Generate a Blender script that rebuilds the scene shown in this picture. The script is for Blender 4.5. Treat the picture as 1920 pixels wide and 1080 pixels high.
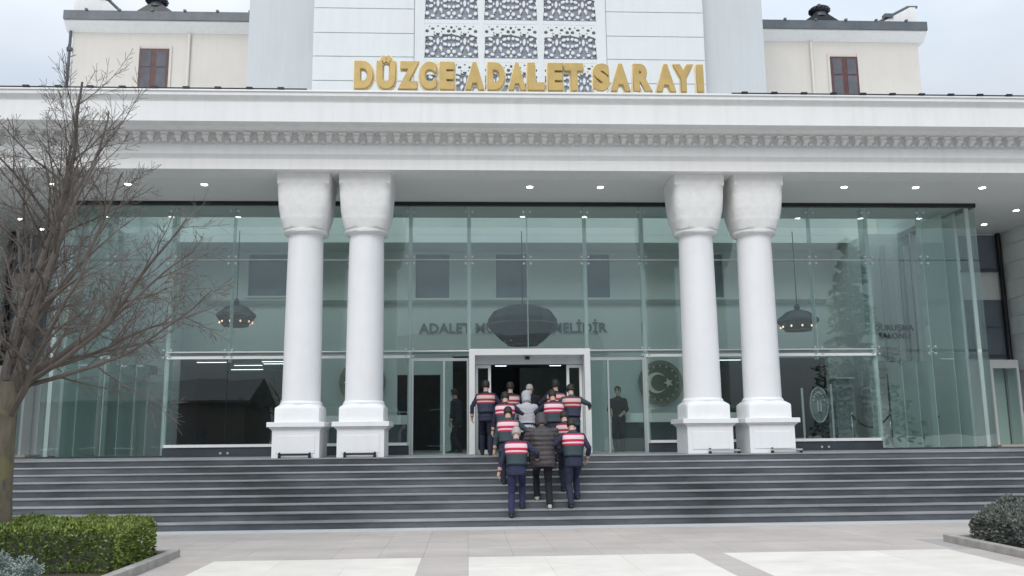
import bpy, bmesh, math, random
from math import sin, cos, pi, radians, sqrt, atan2
from mathutils import Vector, Matrix, noise, kdtree

for o in list(bpy.data.objects): bpy.data.objects.remove(o)
SC = bpy.context.scene
COL = SC.collection
random.seed(7)

# ---------------------------------------------------------------- camera
F_PX = 1660.0
YAW, PITCH, ROLL = radians(2.895), radians(9.596), radians(-0.573)
CAM = Vector((0, 0, 1.65))
FW = Vector((sin(YAW)*cos(PITCH), cos(YAW)*cos(PITCH), sin(PITCH)))
R0 = Vector((cos(YAW), -sin(YAW), 0)); U0 = R0.cross(FW)
RT = cos(ROLL)*R0 + sin(ROLL)*U0
UP = -sin(ROLL)*R0 + cos(ROLL)*U0
cd = bpy.data.cameras.new('camera'); cam = bpy.data.objects.new('camera', cd); COL.objects.link(cam)
cd.sensor_width = 36; cd.lens = 36*F_PX/1920; cd.clip_end = 3000; cd.clip_start = 0.05
cam.matrix_world = Matrix(((RT.x, UP.x, -FW.x, CAM.x), (RT.y, UP.y, -FW.y, CAM.y), (RT.z, UP.z, -FW.z, CAM.z), (0, 0, 0, 1)))
SC.camera = cam
def ray(x, y): return FW + RT*((x-960)/F_PX) - UP*((y-540)/F_PX)
def on_y(x, y, Y):          # photo pixel -> point on the vertical plane at depth Y
    d = ray(x, y); return CAM + d*(Y/d.y)
def on_z(x, y, z):          # photo pixel -> point on a level plane
    d = ray(x, y); return CAM + d*((z-CAM.z)/d.z)

# ---------------------------------------------------------------- sky, sun, exposure
SUN_EL, SUN_AZ = radians(42), radians(200)       # azimuth measured from +Y clockwise: behind the camera
W = bpy.data.worlds.new('World'); SC.world = W; W.use_nodes = True
nt = W.node_tree; nt.nodes.clear()
def wn(t, **k):
    n = nt.nodes.new(t)
    for a, b in k.items(): setattr(n, a, b)
    return n
out = wn('ShaderNodeOutputWorld'); bg = wn('ShaderNodeBackground'); bg.inputs['Strength'].default_value = 0.1
sky = wn('ShaderNodeTexSky', sky_type='NISHITA', sun_disc=False)
sky.sun_elevation = SUN_EL; sky.sun_rotation = SUN_AZ; sky.altitude = 100; sky.air_density = 1.0; sky.dust_density = 2.0
tc = wn('ShaderNodeTexCoord'); sep = wn('ShaderNodeSeparateXYZ')
nt.links.new(tc.outputs['Generated'], sep.inputs[0])
mx = wn('ShaderNodeMath', operation='MAXIMUM'); nt.links.new(sep.outputs['Z'], mx.inputs[0]); mx.inputs[1].default_value = 0.0
ma = wn('ShaderNodeMath', operation='MULTIPLY_ADD'); nt.links.new(mx.outputs[0], ma.inputs[0]); ma.inputs[1].default_value = 2.1; ma.inputs[2].default_value = 0.27
nz = wn('ShaderNodeTexNoise'); nz.inputs['Scale'].default_value = 2.2; nz.inputs['Detail'].default_value = 5; nz.inputs['Roughness'].default_value = 0.5
mp = wn('ShaderNodeMapping'); mp.inputs['Scale'].default_value = (1, 1, 3.0); mp.inputs['Location'].default_value = (1.3, 0.4, 0.2)
nt.links.new(tc.outputs['Generated'], mp.inputs[0]); nt.links.new(mp.outputs[0], nz.inputs['Vector'])
cr = wn('ShaderNodeValToRGB'); cr.color_ramp.elements[0].position = 0.33; cr.color_ramp.elements[1].position = 0.68
cr.color_ramp.elements[0].color = (5.6, 6.6, 7.9, 1); cr.color_ramp.elements[1].color = (7.9, 8.4, 9.0, 1)
nt.links.new(nz.outputs[0], cr.inputs[0])
vm = wn('ShaderNodeVectorMath', operation='SCALE'); nt.links.new(cr.outputs[0], vm.inputs[0]); nt.links.new(ma.outputs[0], vm.inputs['Scale'])
mix = wn('ShaderNodeMix', data_type='RGBA'); mix.inputs[0].default_value = 0.93
nt.links.new(sky.outputs[0], mix.inputs[6]); nt.links.new(vm.outputs[0], mix.inputs[7])
nt.links.new(mix.outputs[2], bg.inputs['Color']); nt.links.new(bg.outputs[0], out.inputs[0])

sd = bpy.data.lights.new('sun', 'SUN'); sd.energy = 1.3; sd.angle = radians(30); sd.color = (1, 0.95, 0.88)
so = bpy.data.objects.new('sun', sd); COL.objects.link(so); so.location = (0, -20, 40)
sdir = Vector((sin(SUN_AZ)*cos(SUN_EL), cos(SUN_AZ)*cos(SUN_EL), sin(SUN_EL)))
so.rotation_euler = sdir.to_track_quat('Z', 'Y').to_euler()
SC.view_settings.view_transform = 'Standard'; SC.view_settings.look = 'None'
SC.view_settings.exposure = 0.08; SC.view_settings.gamma = 1.0; SC.view_settings.use_curve_mapping = False
try:
    SC.cycles.max_bounces = 10; SC.cycles.transparent_max_bounces = 24; SC.cycles.diffuse_bounces = 4; SC.cycles.glossy_bounces = 4
except Exception: pass

# ---------------------------------------------------------------- materials
MATS = {}
def mat(name, col, rough=0.6, metal=0.0, var=0.08, scale=3.0, bump=0.0, bscale=60.0, streak=0.0, spec=0.5, emit=None, estr=0.0, speck=None, rvar=0.0, stretch=(1, 1, 1), world=False, stain=0.0):
    m = bpy.data.materials.new(name); m.use_nodes = True; t = m.node_tree; b = t.nodes['Principled BSDF']
    N = t.nodes.new; L = t.links.new
    b.inputs['Roughness'].default_value = rough; b.inputs['Metallic'].default_value = metal
    b.inputs['Specular IOR Level'].default_value = spec
    co = N('ShaderNodeTexCoord'); mpn = N('ShaderNodeMapping'); geo = N('ShaderNodeNewGeometry'); L(geo.outputs['Position'] if world else co.outputs['Object'], mpn.inputs[0]); mpn.inputs['Scale'].default_value = stretch
    n = N('ShaderNodeTexNoise'); n.inputs['Scale'].default_value = scale; n.inputs['Detail'].default_value = 6; n.inputs['Roughness'].default_value = 0.62
    L(mpn.outputs[0], n.inputs['Vector'])
    r = N('ShaderNodeValToRGB'); r.color_ramp.elements[0].position = 0.28; r.color_ramp.elements[1].position = 0.72
    r.color_ramp.elements[0].color = tuple(c*(1-var) for c in col)+(1,)
    r.color_ramp.elements[1].color = tuple(min(1, c*(1+var)) for c in col)+(1,)
    L(n.outputs[0], r.inputs[0]); src = r.outputs[0]
    if streak:
        m2 = N('ShaderNodeMapping'); m2.inputs['Scale'].default_value = (7, 7, 0.5); L(co.outputs['Object'], m2.inputs[0])
        n2 = N('ShaderNodeTexNoise'); n2.inputs['Scale'].default_value = 1.0; n2.inputs['Detail'].default_value = 4; L(m2.outputs[0], n2.inputs['Vector'])
        r2 = N('ShaderNodeValToRGB'); r2.color_ramp.elements[0].position = 0.45; r2.color_ramp.elements[1].position = 0.8
        r2.color_ramp.elements[0].color = (1, 1, 1, 1); r2.color_ramp.elements[1].color = (1-streak, 1-streak*1.05, 1-streak*1.15, 1)
        L(n2.outputs[0], r2.inputs[0])
        mm = N('ShaderNodeMix'); mm.data_type = 'RGBA'; mm.blend_type = 'MULTIPLY'; mm.inputs[0].default_value = 1
        L(src, mm.inputs[6]); L(r2.outputs[0], mm.inputs[7]); src = mm.outputs[2]
    if speck:
        n3 = N('ShaderNodeTexNoise'); n3.inputs['Scale'].default_value = speck[0]; n3.inputs['Detail'].default_value = 2; L(co.outputs['Object'], n3.inputs['Vector'])
        r3 = N('ShaderNodeValToRGB'); r3.color_ramp.elements[0].position = 0.56; r3.color_ramp.elements[1].position = 0.66
        L(n3.outputs[0], r3.inputs[0])
        mm = N('ShaderNodeMix'); mm.data_type = 'RGBA'; L(r3.outputs[0], mm.inputs[0]); L(src, mm.inputs[6]); mm.inputs[7].default_value = tuple(speck[1])+(1,)
        src = mm.outputs[2]
    if stain:       # broad irregular wear and damp marks, and small differences from piece to piece
        m4 = N('ShaderNodeMapping'); m4.inputs['Scale'].default_value = (0.35, 0.9, 1.2); L(geo.outputs['Position'], m4.inputs[0])
        n4 = N('ShaderNodeTexNoise'); n4.inputs['Scale'].default_value = 1.0; n4.inputs['Detail'].default_value = 7; n4.inputs['Roughness'].default_value = 0.68; L(m4.outputs[0], n4.inputs['Vector'])
        r4 = N('ShaderNodeMapRange'); r4.inputs[1].default_value = 0.32; r4.inputs[2].default_value = 0.68; r4.inputs[3].default_value = 1-stain; r4.inputs[4].default_value = 1+stain; L(n4.outputs[0], r4.inputs[0])
        oi = N('ShaderNodeObjectInfo'); r5 = N('ShaderNodeMapRange'); r5.inputs[3].default_value = 0.965; r5.inputs[4].default_value = 1.035; L(oi.outputs['Random'], r5.inputs[0])
        mu = N('ShaderNodeMath'); mu.operation = 'MULTIPLY'; L(r4.outputs[0], mu.inputs[0]); L(r5.outputs[0], mu.inputs[1])
        sc = N('ShaderNodeVectorMath'); sc.operation = 'SCALE'; L(src, sc.inputs[0]); L(mu.outputs[0], sc.inputs['Scale']); src = sc.outputs[0]
    L(src, b.inputs['Base Color'])
    if rvar:
        mr = N('ShaderNodeMapRange'); mr.inputs[1].default_value = 0.3; mr.inputs[2].default_value = 0.7
        mr.inputs[3].default_value = max(0.03, rough-rvar); mr.inputs[4].default_value = min(1, rough+rvar)
        L(n.outputs[0], mr.inputs[0]); L(mr.outputs[0], b.inputs['Roughness'])
    if bump:
        nb = N('ShaderNodeTexNoise'); nb.inputs['Scale'].default_value = bscale; nb.inputs['Detail'].default_value = 4; L(mpn.outputs[0], nb.inputs['Vector'])
        bp = N('ShaderNodeBump'); bp.inputs['Strength'].default_value = bump; bp.inputs['Distance'].default_value = 0.01
        L(nb.outputs[0], bp.inputs['Height']); L(bp.outputs[0], b.inputs['Normal'])
    if emit:
        b.inputs['Emission Color'].default_value = tuple(emit)+(1,); b.inputs['Emission Strength'].default_value = estr
    MATS[name] = m; return m

def glass_mat(name, tint, f0, haze=0.0, hazecol=(0.6, 0.75, 0.72)):
    m = bpy.data.materials.new(name); m.use_nodes = True; t = m.node_tree; t.nodes.clear(); N = t.nodes.new; L = t.links.new
    o = N('ShaderNodeOutputMaterial'); tr = N('ShaderNodeBsdfTransparent'); tr.inputs[0].default_value = tuple(tint)+(1,)
    gl = N('ShaderNodeBsdfGlossy'); gl.inputs['Roughness'].default_value = 0.004; gl.inputs[0].default_value = (0.93, 1.0, 0.98, 1)
    lw = N('ShaderNodeLayerWeight'); lw.inputs[0].default_value = 0.5
    p = N('ShaderNodeMath'); p.operation = 'POWER'; L(lw.outputs['Facing'], p.inputs[0]); p.inputs[1].default_value = 5
    ma = N('ShaderNodeMath'); ma.operation = 'MULTIPLY_ADD'; L(p.outputs[0], ma.inputs[0]); ma.inputs[1].default_value = 1-f0; ma.inputs[2].default_value = f0
    # float glass is never quite flat: a faint waviness bends what it mirrors
    co = N('ShaderNodeTexCoord'); nz = N('ShaderNodeTexNoise'); nz.inputs['Scale'].default_value = 0.7; nz.inputs['Detail'].default_value = 1; L(co.outputs['Object'], nz.inputs['Vector'])
    bp = N('ShaderNodeBump'); bp.inputs['Strength'].default_value = 0.25; bp.inputs['Distance'].default_value = 0.012; L(nz.outputs[0], bp.inputs['Height']); L(bp.outputs[0], gl.inputs['Normal'])
    mx = N('ShaderNodeMixShader'); L(ma.outputs[0], mx.inputs[0]); src = tr.outputs[0]
    if haze:
        df = N('ShaderNodeBsdfDiffuse'); df.inputs[0].default_value = tuple(hazecol)+(1,)
        m2 = N('ShaderNodeMixShader'); m2.inputs[0].default_value = haze; L(src, m2.inputs[1]); L(df.outputs[0], m2.inputs[2]); src = m2.outputs[0]
    L(src, mx.inputs[1]); L(gl.outputs[0], mx.inputs[2]); L(mx.outputs[0], o.inputs[0])
    MATS[name] = m; return m

mat('stucco', (0.83, 0.83, 0.82), 0.75, var=0.03, scale=1.3, bump=0.12, bscale=90, streak=0.07)
mat('column_white', (0.83, 0.835, 0.84), 0.6, var=0.025, scale=2, bump=0.08, bscale=70, streak=0.04)
mat('carved_white', (0.80, 0.80, 0.785), 0.75, var=0.06, scale=7, bump=0.55, bscale=9)
mat('cladding', (0.72, 0.745, 0.745), 0.55, var=0.025, scale=0.8, bump=0.05, streak=0.04)
mat('pylon', (0.58, 0.605, 0.62), 0.65, var=0.025, scale=0.6, bump=0.06, streak=0.05)
mat('cream', (0.66, 0.625, 0.575), 0.8, var=0.04, scale=0.9, bump=0.1, bscale=50, streak=0.03)
mat('soffit', (0.78, 0.775, 0.765), 0.8, var=0.03, scale=0.7, bump=0.05)
mat('fascia', (0.12, 0.135, 0.15), 0.45, 0.2, var=0.15, scale=2.0, streak=0.15)
mat('dark_metal', (0.03, 0.032, 0.036), 0.4, 0.5, var=0.2)
mat('granite', (0.076, 0.085, 0.095), 0.42, var=0.45, scale=1.1, speck=(220, (0.12, 0.13, 0.14)), rvar=0.12, stretch=(0.35, 1, 2.2), bump=0.05, bscale=200, world=True, stain=0.55)
mat('granite_edge', (0.27, 0.28, 0.288), 0.5, var=0.28, scale=2.2, speck=(240, (0.26, 0.27, 0.28)), rvar=0.12, stretch=(0.4, 1, 1), world=True, stain=0.3)
mat('pave_grey', (0.46, 0.41, 0.37), 0.75, var=0.1, scale=0.9, bump=0.2, bscale=120, speck=(160, (0.37, 0.34, 0.315)), world=True, stain=0.10)
mat('pave_white', (0.70, 0.65, 0.58), 0.6, var=0.05, scale=2.4, bump=0.1, bscale=90, rvar=0.1, world=True, stain=0.07)
mat('pave_light', (0.50, 0.50, 0.495), 0.65, var=0.1, scale=1.2, bump=0.15, bscale=90, world=True, stain=0.1)
mat('ground', (0.40, 0.38, 0.36), 0.9, var=0.2, scale=0.4, bump=0.3, bscale=30)
mat('mortar', (0.36, 0.34, 0.32), 0.9, var=0.15, scale=4)
mat('kerb', (0.36, 0.335, 0.31), 0.8, var=0.2, scale=5, bump=0.3, bscale=60)
mat('soil', (0.07, 0.05, 0.035), 0.95, var=0.4, scale=8, bump=0.6, bscale=25)
mat('white_frame', (0.80, 0.81, 0.81), 0.35, 0.1, var=0.03)
mat('steel', (0.62, 0.66, 0.66), 0.28, 0.7, var=0.08)
mat('brown_wood', (0.105, 0.045, 0.042), 0.5, var=0.25, scale=6)
mat('window_dark', (0.10, 0.10, 0.115), 0.08, var=0.3, scale=1.5, spec=0.8)
mat('window_blue', (0.17, 0.20, 0.24), 0.08, var=0.15, scale=1.0, spec=0.9)
mat('gold', (0.50, 0.355, 0.13), 0.45, 0.25, var=0.14, scale=3)
mat('halo_rail_gold', (0.84, 0.74, 0.50), 0.5, var=0.06)  # pale tone of the painted letter halo, also on the rail
mat('lattice_shade', (0.27, 0.285, 0.33), 0.8, var=0.1)  # grey that paints the shade behind the pierced screens
mat('inner_wall', (0.62, 0.65, 0.63), 0.7, var=0.04, scale=0.7)
mat('inner_ceiling', (0.64, 0.66, 0.65), 0.8, var=0.03)
mat('inner_floor', (0.42, 0.42, 0.40), 0.25, var=0.25, scale=2)
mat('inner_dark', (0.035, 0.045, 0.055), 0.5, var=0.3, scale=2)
mat('inner_grey', (0.30, 0.33, 0.34), 0.6, var=0.1)
mat('letter_dark', (0.10, 0.11, 0.11), 0.5)
mat('chand_metal', (0.018, 0.024, 0.025), 0.5, 0.0, var=0.3, scale=8)
mat('chand_band', (0.15, 0.10, 0.10), 0.4, 0.4, var=0.3, scale=14)
mat('bulb', (1, 0.8, 0.6), 0.4, emit=(1, 0.62, 0.42), estr=1.8)
mat('lamp', (1, 1, 1), 0.4, emit=(1, 0.97, 0.9), estr=9)
mat('tube_lamp', (1, 1, 1), 0.4, emit=(0.9, 0.97, 1), estr=3.0)
mat('emblem_dark', (0.10, 0.10, 0.065), 0.45, 0.2, var=0.35, scale=9)
mat('emblem_ring', (0.20, 0.18, 0.12), 0.4, 0.4, var=0.3, scale=12)
mat('emblem_light', (0.78, 0.74, 0.58), 0.4, 0.1, var=0.05)
mat('desk_top', (0.80, 0.82, 0.80), 0.4, var=0.05)
mat('rope', (0.05, 0.055, 0.06), 0.7, var=0.2)
mat('black', (0.012, 0.012, 0.014), 0.4, var=0.2)
mat('bark', (0.135, 0.115, 0.085), 0.9, var=0.4, scale=9, bump=0.7, bscale=40, stretch=(1, 1, 0.3), speck=(5, (0.16, 0.15, 0.07)))
mat('twig', (0.135, 0.115, 0.10), 0.85, var=0.3, scale=5)
mat('skin', (0.52, 0.33, 0.25), 0.55, var=0.06)
mat('hair', (0.018, 0.014, 0.012), 0.6, var=0.3, scale=30)
mat('hair_grey', (0.38, 0.36, 0.34), 0.7, var=0.3, scale=40)
mat('navy', (0.021, 0.025, 0.055), 0.85, var=0.25, scale=6, bump=0.25, bscale=120)
mat('navy_dark', (0.014, 0.016, 0.034), 0.85, var=0.25, scale=6, bump=0.25, bscale=120)
mat('trouser_blue', (0.022, 0.024, 0.075), 0.85, var=0.25, scale=6, bump=0.25, bscale=120)
mat('black_cloth', (0.008, 0.009, 0.013), 0.85, var=0.3, scale=6, bump=0.25, bscale=120)
mat('puffer', (0.052, 0.044, 0.047), 0.6, var=0.2, scale=9, bump=0.3, bscale=40)
mat('grey_hoodie', (0.42, 0.42, 0.45), 0.9, var=0.1, scale=8, bump=0.3, bscale=90)
mat('teal_cloth', (0.03, 0.055, 0.065), 0.85, var=0.25, scale=6, bump=0.2, bscale=120)
mat('boot', (0.012, 0.012, 0.016), 0.5, var=0.2)
mat('shoe_light', (0.42, 0.42, 0.34), 0.6, var=0.2, scale=12)
mat('opp_wall', (0.13, 0.105, 0.095), 0.8, var=0.06)
mat('grey_roof', (0.09, 0.09, 0.095), 0.8, var=0.2)
glass_mat('glass', (0.885, 0.93, 0.92), 0.095)
glass_mat('glass_clear', (0.86, 0.94, 0.925), 0.05)
glass_mat('glass_fin', (0.78, 0.87, 0.85), 0.08, 0.42, (0.72, 0.82, 0.80))
glass_mat('glass_post', (0.78, 0.87, 0.85), 0.06, 0.62, (0.74, 0.82, 0.80))

# leaf materials: translucent
def leaf(name, c1, c2):
    m = bpy.data.materials.new(name); m.use_nodes = True; t = m.node_tree; b = t.nodes['Principled BSDF']; N = t.nodes.new; L = t.links.new
    g = N('ShaderNodeNewGeometry'); r = N('ShaderNodeValToRGB'); r.color_ramp.elements[0].color = tuple(c1)+(1,); r.color_ramp.elements[1].color = tuple(c2)+(1,)
    L(g.outputs['Random Per Island'], r.inputs[0]); L(r.outputs[0], b.inputs['Base Color']); b.inputs['Roughness'].default_value = 0.55
    MATS[name] = m
leaf('leaf_box', (0.07, 0.12, 0.02), (0.27, 0.34, 0.07))
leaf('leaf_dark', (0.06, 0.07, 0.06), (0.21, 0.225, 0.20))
leaf('leaf_sage', (0.16, 0.22, 0.19), (0.34, 0.40, 0.37))
leaf('leaf_conifer', (0.015, 0.035, 0.018), (0.05, 0.085, 0.04))

def vest_mat(name, white=(0.80, 0.58, 0.62), red=(0.50, 0.012, 0.06), low=(0.035, 0.06, 0.07)):
    m = bpy.data.materials.new(name); m.use_nodes = True; t = m.node_tree; b = t.nodes['Principled BSDF']; N = t.nodes.new; L = t.links.new
    co = N('ShaderNodeAttribute'); co.attribute_name = 'band'
    r = N('ShaderNodeValToRGB'); r.color_ramp.interpolation = 'CONSTANT'; e = r.color_ramp.elements
    e[0].position = 0; e[0].color = tuple(low)+(1,); e[1].position = 0.47; e[1].color = tuple(red)+(1,)
    for p, c in ((0.54, white), (0.615, red), (0.73, white), (0.90, red), (0.96, low)):
        k = e.new(p); k.color = tuple(c)+(1,)
    L(co.outputs['Fac'], r.inputs[0]); L(r.outputs[0], b.inputs['Base Color']); b.inputs['Roughness'].default_value = 0.6
    n = N('ShaderNodeTexNoise'); n.inputs['Scale'].default_value = 45; bp = N('ShaderNodeBump'); bp.inputs['Strength'].default_value = 0.25; bp.inputs['Distance'].default_value = 0.01
    L(n.outputs[0], bp.inputs['Height']); L(bp.outputs[0], b.inputs['Normal']); MATS[name] = m
vest_mat('vest_red')
vest_mat('vest_dull', (0.62, 0.46, 0.44), (0.32, 0.02, 0.035), (0.03, 0.035, 0.07))

# ---------------------------------------------------------------- mesh helpers
class MB:
    def __init__(s): s.v = []; s.f = []; s.m = []
    def add(s, vs, fs, m=0):
        k = len(s.v); s.v += [tuple(p) for p in vs]; s.f += [tuple(i+k for i in f) for f in fs]; s.m += [m]*len(fs)
    def box(s, x0, x1, y0, y1, z0, z1, m=0):
        s.add([(x0, y0, z0), (x1, y0, z0), (x1, y1, z0), (x0, y1, z0), (x0, y0, z1), (x1, y0, z1), (x1, y1, z1), (x0, y1, z1)],
              [(0, 3, 2, 1), (4, 5, 6, 7), (0, 1, 5, 4), (1, 2, 6, 5), (2, 3, 7, 6), (3, 0, 4, 7)], m)
    def loft(s, rings, m=0, cap=True):
        n = len(rings[0]); vs = [p for r in rings for p in r]; fs = []
        for i in range(len(rings)-1):
            for j in range(n):
                a = i*n+j; b = i*n+(j+1) % n; fs.append((a, b, b+n, a+n))
        if cap: fs.append(tuple(range(n-1, -1, -1))); fs.append(tuple((len(rings)-1)*n+j for j in range(n)))
        s.add(vs, fs, m)
    def tube(s, pts, rad, n=8, m=0, cap=True):
        pts = [Vector(p) for p in pts]; rs = rad if isinstance(rad, (list, tuple)) else [rad]*len(pts); rings = []; prev = None
        for i, p in enumerate(pts):
            d = (pts[min(i+1, len(pts)-1)]-pts[max(i-1, 0)])
            d = d.normalized() if d.length > 1e-9 else Vector((0, 0, 1))
            if prev is None:
                a = d.orthogonal().normalized()
            else:
                a = prev - d*prev.dot(d); a = a.normalized() if a.length > 1e-6 else d.orthogonal().normalized()
            prev = a; b = d.cross(a)
            rings.append([p+(a*cos(2*pi*k/n)+b*sin(2*pi*k/n))*rs[i] for k in range(n)])
        s.loft(rings, m, cap)
    def lathe(s, prof, cx=0, cy=0, n=24, m=0):
        s.loft([[(cx+r*cos(2*pi*k/n), cy+r*sin(2*pi*k/n), z) for k in range(n)] for r, z in prof], m)
    def prism_x(s, prof, x0, x1, m=0):       # closed (y,z) polygon extruded along x
        n = len(prof); vs = [(x0, y, z) for y, z in prof]+[(x1, y, z) for y, z in prof]
        fs = [(j, (j+1) % n, (j+1) % n+n, j+n) for j in range(n)]+[tuple(range(n-1, -1, -1)), tuple(range(n, 2*n))]
        s.add(vs, fs, m)
    def ellipsoid(s, c, rx, ry, rz, n=12, k=8, m=0):
        rings = []
        for i in range(1, k):
            a = pi*i/k
            rings.append([(c[0]+rx*sin(a)*cos(2*pi*j/n), c[1]+ry*sin(a)*sin(2*pi*j/n), c[2]-rz*cos(a)) for j in range(n)])
        s.loft(rings, m)
    def mesh(s, name, mats, smooth=False, fix=True):
        me = bpy.data.meshes.new(name); me.from_pydata(s.v, [], s.f)
        for x in (mats if isinstance(mats, (list, tuple)) else [mats]): me.materials.append(MATS[x])
        if len(me.materials) > 1: me.polygons.foreach_set('material_index', s.m)
        if fix:
            bm = bmesh.new(); bm.from_mesh(me); bmesh.ops.recalc_face_normals(bm, faces=bm.faces); bm.to_mesh(me); bm.free()
        if smooth:
            me.polygons.foreach_set('use_smooth', [True]*len(me.polygons))
            if smooth is not True: me.set_sharp_from_angle(angle=radians(smooth))
        me.update(); return me
    def build(s, name, mats, parent=None, smooth=False, loc=None, bevel=0, fix=True):
        o = link(name, s.mesh(name, mats, smooth, fix), parent, loc)
        if bevel:
            b = o.modifiers.new('bevel', 'BEVEL'); b.width = bevel; b.segments = 2; b.limit_method = 'ANGLE'; b.angle_limit = radians(40)
        return o
def link(name, me, parent=None, loc=None):
    o = bpy.data.objects.new(name, me); COL.objects.link(o)
    if loc is not None: o.location = loc
    if parent is not None: o.parent = parent; o.matrix_parent_inverse = Matrix.Translation(-Vector(parent.location)) if parent.parent is None else parent_inv(parent)
    return o
def parent_inv(p): return Matrix.Translation(-world_loc(p))   # parents are only translated
def world_loc(p):
    w = Vector(p.location)
    if p.parent is not None: w = world_loc(p.parent) + p.matrix_parent_inverse.translation + Vector(p.location)
    return w
def empty(name, loc=(0, 0, 0)):
    o = bpy.data.objects.new(name, None); COL.objects.link(o); o.location = loc; o.empty_display_size = 0.3; return o
def tag(o, label, cat, group=None, kind=None):
    o['label'] = label; o['category'] = cat
    if group: o['group'] = group
    if kind: o['kind'] = kind
    return o
def structure(o): o['kind'] = 'structure'; return o
def stuff(o): o['kind'] = 'stuff'; return o
def box(name, m, parent, x0, x1, y0, y1, z0, z1, bevel=0):
    b = MB(); b.box(x0, x1, y0, y1, z0, z1); return b.build(name, m, parent, bevel=bevel)

XC = 1.555          # axis of the building
LAND = 1.25         # landing above the plaza
SOF = 7.79          # portico soffit
YG = 22.7           # glass wall
YB = 26.3           # recessed wall either side of the glass hall
YI = 29.0           # hall back wall
MODW = 1.522        # glass module
gx = lambda k: XC+MODW*k

# ================================================================ THE SETTING: ground, plaza, stairs
g = MB(); g.add([(-600, -600, -0.02), (600, -600, -0.02), (600, 900, -0.02), (-600, 900, -0.02)], [(0, 1, 2, 3)])
structure(g.build('ground', 'ground'))
STAIR0, TREAD, NR = 17.2, 0.35, 9; RISE = LAND/NR
b = MB(); b.box(-30, 34, -14, STAIR0-0.5, -0.06, -0.008); plaza = structure(b.build('plaza', 'mortar'))
# grey paving tiles, laid between and around the white fields; white slabs in fields
def tile_mesh(name, w, d, m):
    t = MB(); t.box(-w/2+.0016, w/2-.0016, -d/2+.0016, d/2-.0016, -0.05, 0.0)
    me = t.mesh(name, m); return me
fields = [(-7.35, -4.10), (-3.52, -0.65), (0.0, 3.21), (3.63, 6.92), (7.5, 10.6)]
FY1 = 12.92
white_me = {}
for fx0, fx1 in fields:
    nx = 3; w = (fx1-fx0)/nx
    if fx1 < -4 : continue
    if fx0 > 7: continue
    for r in range(10):
        d = 0.98; y1 = FY1-r*d
        for c in range(nx):
            key = round(w, 3)
            if key not in white_me: white_me[key] = tile_mesh('slab', w, d, 'pave_white')
            o = link('slab', white_me[key], plaza, (fx0+w*(c+.5), y1-d/2, random.uniform(-.0012, .0012)))
# grey bands: tiles 0.6 m, two rows at the far end, strips between fields
grey_me = tile_mesh('paver', 0.64, 0.62, 'pave_grey'); strip_me = {}
rows = [FY1+0.62*(i+.5) for i in range(6)]
for y in rows:
    for i in range(-16, 28):
        x = -0.32+0.64*i
        if x < -4.2 and y < 13.6: continue
        if x > 7.3 and y < 14.2: continue
        link('paver', grey_me, plaza, (x, y, random.uniform(-.001, .001)))
for x0, x1 in ((-4.10, -3.52), (-0.65, 0.0), (3.21, 3.63), (6.92, 7.36)):
    for r in range(12):
        key = round(x1-x0, 3)
        if key not in strip_me: strip_me[key] = tile_mesh('paver', x1-x0, 0.80, 'pave_grey')
        link('paver', strip_me[key], plaza, ((x0+x1)/2, FY1-0.80*(r+.5), random.uniform(-.001, .001)))
# pale stone strip at the foot of the stairs
sm = tile_mesh('border_slab', 1.2, STAIR0-(FY1+3.72)+0.02, 'pave_light')
for i in range(-10, 17): link('border_slab', sm, plaza, (0.3+1.2*i, (STAIR0+FY1+3.72)/2, 0))

SX0, SX1 = -13.6, 17.3
stairs = MB(); stairs.box(SX0-0.02, SX1+.02, STAIR0+0.04, YB+0.2, -0.1, 0.08); stairs = structure(stairs.build('stairs', 'granite'))
for i in range(NR):
    y0 = STAIR0+TREAD*i; z1 = RISE*(i+1); yb = y0+TREAD+0.03 if i < NR-1 else YG-0.02
    b = MB(); b.box(SX0, SX1, y0, yb, z1-RISE+0.001 if i else -0.05, z1-0.028); st = b.build('step', 'granite', stairs)
    # tread slabs with a slightly projecting nosing
    b = MB(); x = SX0; rr = random.Random(i)
    b.box(SX0, SX1, y0-0.02, yb, z1-0.027, z1); b.build('tread', 'granite_edge' if i < NR-1 else 'granite_edge', st, bevel=0.004)
b = MB(); b.box(SX0, SX1, YG-0.018, YB+0.1, LAND-0.4, LAND-0.001); structure(b.build('landing', 'granite'))
# the mass under the portico
b = MB(); b.box(SX0, SX1, 20.1, YB, -0.1, LAND-0.41); structure(b.build('landing_base', 'granite'))

# ================================================================ THE COURTHOUSE
CH = tag(empty('courthouse', (XC, 20, 0)), 'white courthouse with paired columns, a glass entrance hall and a latticed tower', 'building')
EX0, EX1 = -19.0, 22.0
prof = [(19.85, 7.79), (19.85, 8.03), (19.93, 8.035), (19.90, 8.08), (19.83, 8.15), (19.83, 8.36), (19.90, 8.37), (19.90, 8.66), (19.66, 8.665), (19.60, 8.70), (19.58, 8.725),
        (19.26, 8.725), (19.26, 8.70), (19.20, 8.70), (19.20, 9.155), (19.25, 9.165), (19.24, 9.20), (19.16, 9.26), (19.12, 9.285), (19.12, 9.375), (19.3, 9.39), (19.3, 9.50), (20.6, 9.50), (20.6, 7.79)]
b = MB(); b.prism_x(prof, EX0, EX1); ent = b.build('entablature', 'stucco', CH)
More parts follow.
